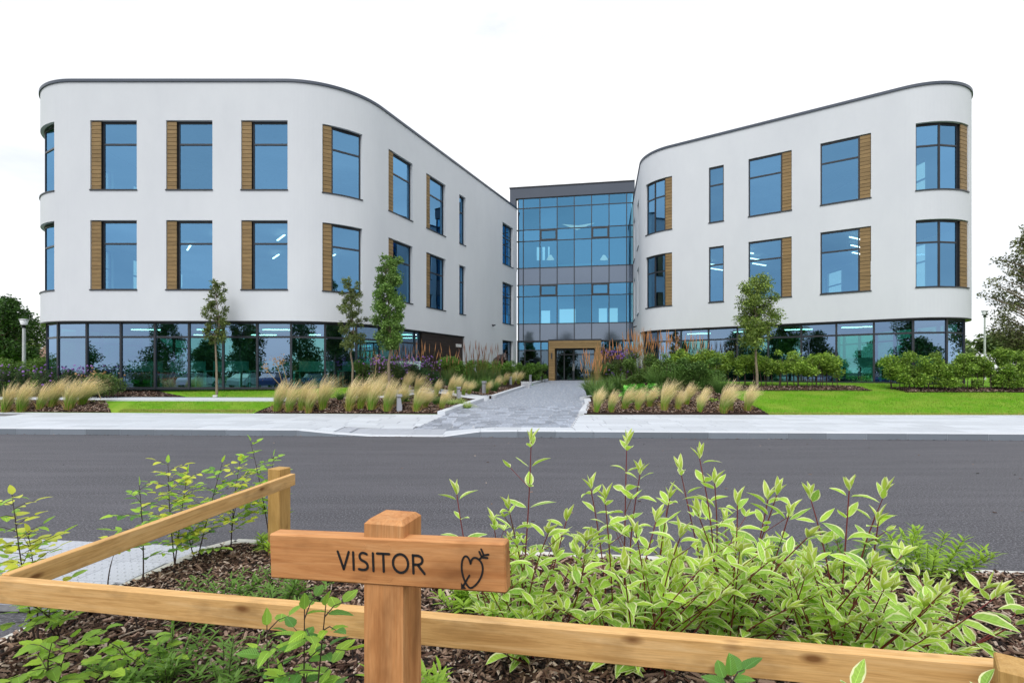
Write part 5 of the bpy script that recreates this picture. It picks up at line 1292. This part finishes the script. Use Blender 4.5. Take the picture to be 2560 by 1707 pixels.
for s_ in ([(1556, 752), (1588, 722)], [(1573, 684), (1588, 722)], [(1560, 700), (1575, 735)], [(1588, 722), (1620, 716)], [(1575, 736), (1612, 738)], [(1490, 855), (1442, 932)]): stroke(m, [hp(*q) for q in s_], hs)
a, b, c_ = hp(1432, 903), hp(1432, 946), hp(1466, 941); m.add([(a[0], -.0012, a[1]), (b[0], -.0012, b[1]), (c_[0], -.0012, c_[1])], [(0, 1, 2)])
m.build('heart_symbol', 'engraved_black', board, Matrix.Translation((0, -.0002, 0)))

# ---- leaves
def leafmesh(name, L, W, mats, inner=.78, n=7, curl=.25, fold=.25, pw=(.75, 1.0), serr=0.0, twist=0.0, ruff=0.0, seed=0):
    """one leaf along +y, folded on its midrib; with two materials the second is the margin"""
    g = random.Random(seed); V = []; Fs = []; MI = []; two = len(mats) > 1
    for i in range(n + 1):
        t = i / n; w = W / 2 * (max(t, .004) ** pw[0]) * (max(1 - t, .0) ** pw[1]) * 2.25
        if 0 < i < n: w *= 1 + g.uniform(-serr, serr)
        inn = inner + (g.uniform(-.12, .06) if two else 0); zc = -curl * L * t * t; tw = twist * t
        for c_ in ((-1, -inn, 0, inn, 1) if two else (-1, 0, 1)):
            x_ = c_ * w; z_ = zc + abs(c_) * w * fold + (g.uniform(-ruff, ruff) * L if abs(c_) == 1 else 0)
            V.append((x_ * math.cos(tw) - 0, L * t - abs(c_) * 0, z_ + x_ * math.sin(tw)))
    k = 5 if two else 3
    for i in range(n):
        for j in range(k - 1):
            a = i * k + j; Fs.append((a, a + 1, a + k + 1, a + k)); MI.append(1 if two and j in (0, 3) else 0)
    m = MB(); m.add(V, Fs); m.mi = MI; m.sm = [True] * len(Fs); return m.mesh(name, *mats)
DW = [leafmesh('leaf', .095, .046 + .004 * (i % 3), ('dogwood_green', 'dogwood_cream'), .74, 7, [.10, .28, .45, .2, -.1][i], [.30, .15, .4, .55, .2][i], (.7, .95), .03, [.0, .3, -.25, .1, .2][i], .012, i) for i in range(5)]
DY = [leafmesh('leaf', .060, .022, ('dogwood_young', 'dogwood_cream'), .70, 6, [-.1, .1][i], .7, (.6, .9), .02, 0, .01, 30 + i) for i in range(2)]
HB = [leafmesh('leaf', .052, .030, ('hornbeam_leaf',), n=12, curl=[.1, .3, -.05][i], fold=[.15, .3, .4][i], pw=(.5, .92), serr=.10, seed=40 + i, ruff=.01) for i in range(3)]
YL = [leafmesh('leaf', .046, .028, ('yellow_leaf',), n=6, curl=.2, fold=.2, pw=(.45, .75), serr=.06, seed=50)]
DL = [leafmesh('leaf', .050, .031, ('deep_leaf',), n=10, curl=.2, fold=.2, pw=(.5, .92), serr=.09, seed=52)]
BIGL = [leafmesh('leaf', .085, .062, ('hornbeam_leaf',), n=12, curl=[.15, .4][i], fold=[.1, .25][i], pw=(.42, .8), serr=.10, seed=60 + i, ruff=.02) for i in range(2)]
LN = [leafmesh('leaf', .065, .014, ('lance_leaf',), n=4, curl=[.2, .5][i], fold=.3, pw=(.5, .8), seed=70 + i) for i in range(2)]
LB_ = [leafmesh('leaf', .085, .020, ('bright_lance_leaf',), n=4, curl=[.2, .5][i], fold=.3, pw=(.5, .8), seed=72 + i) for i in range(2)]
def orient(pos, d, roll, s):
    y = Vector(d).normalized(); up = Vector((0, 0, 1)); x = y.cross(up)
    x = x.normalized() if x.length > .05 else Vector((1, 0, 0)); zz = x.cross(y)
    Mx = Matrix(((x.x, y.x, zz.x, 0), (x.y, y.y, zz.y, 0), (x.z, y.z, zz.z, 0), (0, 0, 0, 1)))
    return Matrix.Translation(pos) @ Mx @ Matrix.Rotation(roll, 4, 'Y') @ Matrix.Diagonal((s, s, s, 1))
class Plant:
    """collects stems and leaves; up to 300 leaves are parts of their own, any more join one mesh"""
    def __init__(s, name, loc, label, cat, group=None): s.r = empty(name, loc, label, cat, group); s.o = Vector(loc); s.lv = []; s.name = name
    def leaf(s, me, pos, d, roll=0, sc=1): s.lv.append((me, Vector(pos) - s.o, d, roll, sc))
    def stem(s, pts, r, mat, nm='stem'):
        P = [Vector(p) - s.o for p in pts]; MB().tube(P, r, 5).build(nm, mat, s.r)
    def done(s):
        s.lv.sort(key=lambda q: (q[1] + s.o - Vector((0, 0, 1.6))).length / q[4]); rest = {}
        for i, (me, p, d, ro, sc) in enumerate(s.lv):
            M = orient(p, d, ro, sc)
            if i < 296: link('leaf', me, s.r, M)
            else: rest.setdefault(tuple(x.name for x in me.materials), []).append((me, M))
        if rest:
            m = MB(); names = []
            for key, L in rest.items():
                for k_ in key:
                    if k_ not in names: names.append(k_)
            for key, L in rest.items():
                for me, M in L:
                    b = len(m.v); m.v += [tuple(M @ v.co) for v in me.vertices]
                    for p in me.polygons: m.f.append(tuple(b + i for i in p.vertices)); m.mi.append(names.index(key[p.material_index])); m.sm.append(True)
            o = m.build('leaf', tuple(names), s.r); o['kind'] = 'stuff'
        return s.r
def curve(p, q, bow, n=8):
    p, q = Vector(p), Vector(q); out = []
    for i in range(n + 1): t = i / n; out.append(p.lerp(q, t) + Vector(bow) * math.sin(math.pi * t) + Vector((0, 0, 0)))
    return out
def pl_at(pts, t):
    k = t * (len(pts) - 1); i = min(int(k), len(pts) - 2); return pts[i].lerp(pts[i + 1], k - i)
G = random.Random(99)
# -- dogwood shrubs
shr = [Plant('dogwood_shrub', (x, y, zbed(x, y)), lab, 'shrub', 'variegated dogwood shrubs') for x, y, lab in (
    (.10, 2.75, 'variegated dogwood with red stems right behind the sign board'), (.62, 2.62, 'tall variegated dogwood, second shrub from the sign'),
    (1.12, 2.75, 'variegated dogwood in the middle of the thicket'), (1.60, 2.55, 'variegated dogwood, second shrub from the right end of the thicket'), (2.18, 2.68, 'low spreading variegated dogwood at the right end of the thicket'))]
tips = [(1142, 1222, 2.7), (1272, 1258, 2.5), (1328, 1090, 2.75), (1416, 1288, 2.6), (1477, 1208, 2.7), (1513, 1236, 2.5), (1567, 1100, 2.7), (1600, 1172, 2.6), (1674, 1232, 2.6), (1701, 1162, 2.8), (1749, 1132, 2.7), (1787, 1194, 2.65),
        (1844, 1248, 2.5), (1920, 1234, 2.6), (1942, 1223, 2.55), (1972, 1273, 2.4), (2025, 1227, 2.6), (2123, 1212, 2.5), (2212, 1219, 2.45), (2196, 1290, 2.4), (2018, 1330, 2.2), (1849, 1365, 2.2), (2318, 1454, 2.5), (2407, 1489, 2.4), (2470, 1456, 2.55), (2183, 1399, 2.2), (1920, 1391, 2.1), (1235, 1300, 2.6), (1370, 1320, 2.35), (1590, 1320, 2.3), (1700, 1330, 2.2), (1465, 1340, 2.3), (1745, 1270, 2.5), (1640, 1290, 2.45), (1560, 1410, 2.05)]
def dogstem(sh, base, tip, thick=1.0):
    L = (Vector(tip) - Vector(base)).length; pts = curve(base, tip, (G.uniform(-.05, .05), G.uniform(-.05, .05), .02), 8)
    sh.stem(pts, [.0042 * thick * (1 - .5 * i / 8) for i in range(9)], 'red_stem')
    n = max(3, int(L / .105)); a = G.uniform(0, 3.14)
    for i in range(n):
        t = (i + .9) / (n + .2)
        if t < .12: continue
        p = pl_at(pts, t); a += math.pi / 2 + G.uniform(-.3, .3); up = .25 + .5 * t
        for sg in (0, math.pi):
            if G.random() < .06: continue
            d = Vector((math.cos(a + sg), math.sin(a + sg), up + G.uniform(-.35, .3))); pet = d.normalized() * .012
            sh.leaf(G.choice(DW), p + pet, d, G.uniform(-.5, .5), G.uniform(1.0, 1.5) * (1.0 if t < .8 else .8))
        if G.random() < .3 and .3 < t < .85:     # side shoot
            d = Vector((math.cos(a + 1.2), math.sin(a + 1.2), .9)).normalized(); q = p + d * G.uniform(.08, .16); sh.stem([p, q], .0016, 'red_stem', 'side_stem')
            for sg in (0, math.pi): sh.leaf(G.choice(DW), q, d + Vector((math.cos(a + sg), math.sin(a + sg), .1)) * .9, G.uniform(-.5, .5), G.uniform(.55, .8))
            sh.leaf(G.choice(DY), q, d, G.uniform(0, 3), .8)
    e = pts[-1]; dn = (pts[-1] - pts[-2]).normalized(); a = G.uniform(0, 3.14)
    for k in range(4): sh.leaf(G.choice(DY), e, dn * 1.3 + Vector((math.cos(a + k * 1.57), math.sin(a + k * 1.57), 0)) * (.35 if k % 2 else .7), G.uniform(-.4, .4), G.uniform(1.1, 1.7))
for (px, py, Y) in tips:
    tip = (at(px, Y), Y, zat(py + 14, Y)); sh = min(shr, key=lambda q: abs(q.o.x - tip[0])); b = sh.o
    dogstem(sh, (b.x + (tip[0] - b.x) * .35 + G.uniform(-.1, .1), b.y + G.uniform(-.15, .15), b.z - .02), tip, 1.15)
for sh in shr:
    low = sh is shr[4]
    for k in range(27 if not low else 7):
        a = G.uniform(0, 6.28); rr = G.uniform(.12, .52); hh = (G.uniform(.25, .62) if not low else G.uniform(.2, .45)); 
        tip = (sh.o.x + rr * math.cos(a), max(2.0, sh.o.y + rr * math.sin(a) * .9 - .12), sh.o.z + hh); dogstem(sh, (sh.o.x + G.uniform(-.1, .1), sh.o.y + G.uniform(-.1, .1), sh.o.z - .02), tip)
    sh.done()
# -- saplings along the left edging
def sapling(base, tips_, label, mix, group='young hornbeam saplings along the left edging', ls=1.0, nt=7, zlo=.25, name='sapling', cat='sapling', mats=None, twl=.24):
    ls *= 1.6; nt = int(nt * 1.8)
    s = Plant(name, base, label, cat, group)
    for tip in tips_:
        pts = curve(base, tip, (G.uniform(-.03, .03), G.uniform(-.03, .03), 0), 10); s.stem(pts, [.0055 * (1 - .75 * i / 10) for i in range(11)], 'dark_twig')
        for k in range(nt):
            t = zlo + (1 - zlo) * (k + G.random() * .5) / nt; p = pl_at(pts, min(t, .99)); a = k * 2.4 + G.uniform(-.5, .5); Lt = twl * (1.15 - t) * G.uniform(.7, 1.3) + .04
            d = Vector((math.cos(a), math.sin(a), G.uniform(.15, .6))).normalized(); q = p + d * Lt; s.stem([p, p.lerp(q, .5) + Vector((0, 0, .01)), q], [.002, .0015, .0008], 'dark_twig', 'twig')
            n = max(2, int(Lt / .032))
            for i in range(n + 1):
                u = (i + .5) / (n + .5); pp = p.lerp(q, u); sd = Vector((-d.y, d.x, 0)) * (1 if i % 2 else -1); dd = d * .7 + sd + Vector((0, 0, G.uniform(-.35, .25)))
                s.leaf(G.choice(G.choice(mix)), pp, dd if i < n else d, G.uniform(-.4, .4), G.uniform(.7, 1.15) * ls)
        s.leaf(G.choice(mix[0]), pts[-1], (pts[-1] - pts[-2]), 0, .8 * ls)
    return s.done()
def gp(px, py, z_=.10): Y = (CAMZ - z_) * F / (py - 930); return (at(px, Y), Y, z_)
def tp(px, py, Y): return (at(px, Y), Y, zat(py, Y))
b = gp(358, 1462); sapling(b, [tp(348, 1212, b[1])], 'sapling with dark green leaves, nearest the tactile paving', [HB, DL], ls=.95)
b = gp(437, 1412); sapling(b, [tp(420, 1156, b[1]), tp(470, 1180, b[1] + .05)], 'full yellow green sapling, second of the row', [HB, YL, YL], nt=10, ls=.95)
b = gp(492, 1404); sapling(b, [tp(556, 1155, b[1]), tp(476, 1310, b[1])], 'two stemmed sapling leaning right at the edging bend', [HB, DL, YL], nt=7, ls=.95)
b = gp(577, 1372); sapling(b, [tp(600, 1150, b[1]), tp(612, 1190, b[1] + .03)], 'sapling with bright yellow top', [YL, YL, HB], nt=7, ls=.95)
b = gp(676, 1366); sapling(b, [tp(626, 1102, b[1]), tp(684, 1140, b[1])], 'thin sapling reaching above the far fence post', [HB], nt=7, ls=.95, twl=.14)
b = gp(268, 1490, .08); sapling(b, [tp(300, 1345, b[1])], 'nearly bare thin sapling standing before the tactile paving', [HB, YL], nt=3, zlo=.75)
b = gp(95, 1640, .1); sapling(b, [tp(30, 1235, 2.75), tp(70, 1330, 2.8)], 'tall yellow green sapling at the left edge of the photo', [YL, HB, YL], nt=11, ls=.9, zlo=.35)
b = gp(150, 1600, .1); sapling(b, [tp(60, 1500, 2.4), tp(130, 1500, 2.5)], 'short green sapling under the rail at the left edge', [HB], nt=4, ls=.9, zlo=.4)
b = gp(165, 1740, .1); sapling(b, [tp(130, 1605, 2.15), tp(185, 1590, 2.25)], 'low plant with broad light green leaves in the lower left corner', [BIGL], 'low broad leaved plants in the lower left', .48, 3, .3, 'broad_leaved_plant', 'small plant')
b = gp(290, 1725, .1); sapling(b, [tp(300, 1612, 2.3), tp(345, 1640, 2.3)], 'low plant with broad light green leaves beside the corner one, further right', [BIGL], 'low broad leaved plants in the lower left', .48, 3, .3, 'broad_leaved_plant', 'small plant')
sapling((-.56, 1.36, .10), [(-.535, 1.34, .99), (-.48, 1.34, 1.0), (-.66, 1.40, .92), (-.50, 1.28, .80), (-.62, 1.3, .78)], 'hornbeam sapling rising in front of the rail left of the sign', [HB, HB, DL], None, .70, 7, .5, 'hornbeam_sapling', 'sapling', None, .13)
sapling((-.70, 1.6, .10), [(-.72, 1.62, .66)], 'small leafy shoot low under the rail left of the sign', [HB, DL], None, .9, 5, .3, 'hornbeam_sapling', 'sapling', None, .12)
sapling((.58, 1.30, .1), [(.535, 1.27, .86)], 'slim sapling with reddish young tips before the rail', [DL], None, .8, 5, .75, 'hornbeam_sapling', 'sapling', None, .06)
def fewleaves(name, loc, tipz, pxs, label):
    s = Plant(name, loc, label, 'shrub', 'dogwood shoots before the rail'); tip = (loc[0], loc[1], tipz); pts = curve(loc, tip, (.02, 0, 0)); s.stem(pts, .003, 'red_stem')
    for k in range(pxs):
        t = 1 - k * .09; p = pl_at(pts, t); a = k * 1.57 + .6
        for sg in (0, math.pi): s.leaf(G.choice(DW), p, (math.cos(a + sg), math.sin(a + sg), .7), G.uniform(-.4, .4), G.uniform(.7, .9))
    s.done()
fewleaves('dogwood_shoot', (.80, 1.22, .1), .86, 4, 'single dogwood shoot crossing the rail in its right half')
fewleaves('dogwood_shoot', (1.06, 1.17, .1), .885, 3, 'dogwood shoot just before the right fence post')
# -- low lance leaved hebes
def hebe(x, y, n, h, spread, mesh, label, group, dark=False):
    z_ = zbed(x, y); s = Plant('hebe_plant', (x, y, z_), label, 'low shrub', group)
    for k in range(n):
        a = G.uniform(0, 6.28); r_ = spread * math.sqrt(G.random()); hh = h * G.uniform(.6, 1.1) * (1 - .3 * r_ / spread); tip = (x + r_ * math.cos(a), y + r_ * math.sin(a), z_ + hh); pts = curve((x + r_ * .25 * math.cos(a), y + r_ * .25 * math.sin(a), z_), tip, (0, 0, .01), 4); s.stem(pts, .0018, 'dark_twig')
        m_ = max(4, int(hh / .022)); b_ = G.uniform(0, 6)
        for i in range(m_):
            t = .25 + .75 * (i + 1) / m_; p = pl_at(pts, min(.999, t)); b_ += 1.57
            for sg in (0, 3.14): s.leaf(G.choice(mesh), p, (math.cos(b_ + sg), math.sin(b_ + sg), .35 + .9 * t * t), G.uniform(-.3, .3), G.uniform(.85, 1.25) * (1.0 if t < .9 else .7))
    s.done()
grp = 'low lance leaved shrubs in the near bed'
_h = hebe
def hebe(x, y, n, h, spread, *a): _h(x, y, int(n * 1.1), h * 1.15, spread * 1.25, *a)
hebe(-1.78, 3.05, 22, .24, .30, LN, 'low dark green lance leaved shrub seen above the rail, left half', grp)
hebe(-1.42, 3.15, 22, .26, .28, LN, 'low dark green lance leaved shrub left of the sign board', grp)
hebe(-1.62, 2.45, 20, .24, .26, LN, 'low lance leaved shrub seen under the rail left of the sign', grp)
hebe(-1.30, 2.35, 14, .22, .22, LN, 'small lance leaved shrub under the rail, right of the bigger one', grp)
hebe(-2.02, 4.28, 5, .16, .10, LB_, 'small bright seedling by the far edging left of the sign', grp)
hebe(-.30, 3.15, 11, .20, .15, LB_, 'bright lance leaved shrub under the right end of the sign board', grp)
hebe(-.42, 2.12, 14, .26, .16, LB_, 'bright lance leaved shrub at the bottom just right of the sign post', grp)
hebe(.02, 2.0, 9, .18, .15, LB_, 'bright lance leaved shrub under the rail below the dogwoods', grp)
hebe(.45, 1.95, 10, .18, .2, LN, 'dark lance leaved shrub under the rail at the bottom centre right', grp)
hebe(1.72, 3.75, 18, .34, .3, LN, 'dark lance leaved shrub behind the dogwoods beside the road', grp)
hebe(2.35, 3.65, 20, .34, .3, LN, 'dark lance leaved shrub behind the right end dogwood', grp)
hebe(2.98, 3.72, 22, .32, .30, LB_, 'bright green lance leaved shrub standing free by the right edging', grp)
# dry twigs on the bark
for i, (x, y) in enumerate([(-1.25, 1.85), (-1.45, 1.9), (-1.05, 1.75), (-.95, 1.95)]):
    m = MB(); p = Vector((0, 0, 0)); pts = [p]
    for k in range(6): p = p + Vector((.035 * math.cos(i * 1.9 + k * .35), .035 * math.sin(i * 1.9 + k * .35), .012 if k < 3 else -.012)); pts.append(p)
    m.tube(pts, .0028, 5); me = m.mesh('dry_twig', 'dry_grass'); cols(me, np.tile((.45, .33, .18), (len(me.vertices), 1))); o = link('dry_twig', me); o.location = (x, y, zbed(x, y) + .03); tagp(o, 'pale dry twig on the bark left of the sign post, %s from the left' % ['second', 'first', 'third', 'last'][i], 'twig', 'dry twigs on the bark')
print('objects', len(bpy.data.objects))
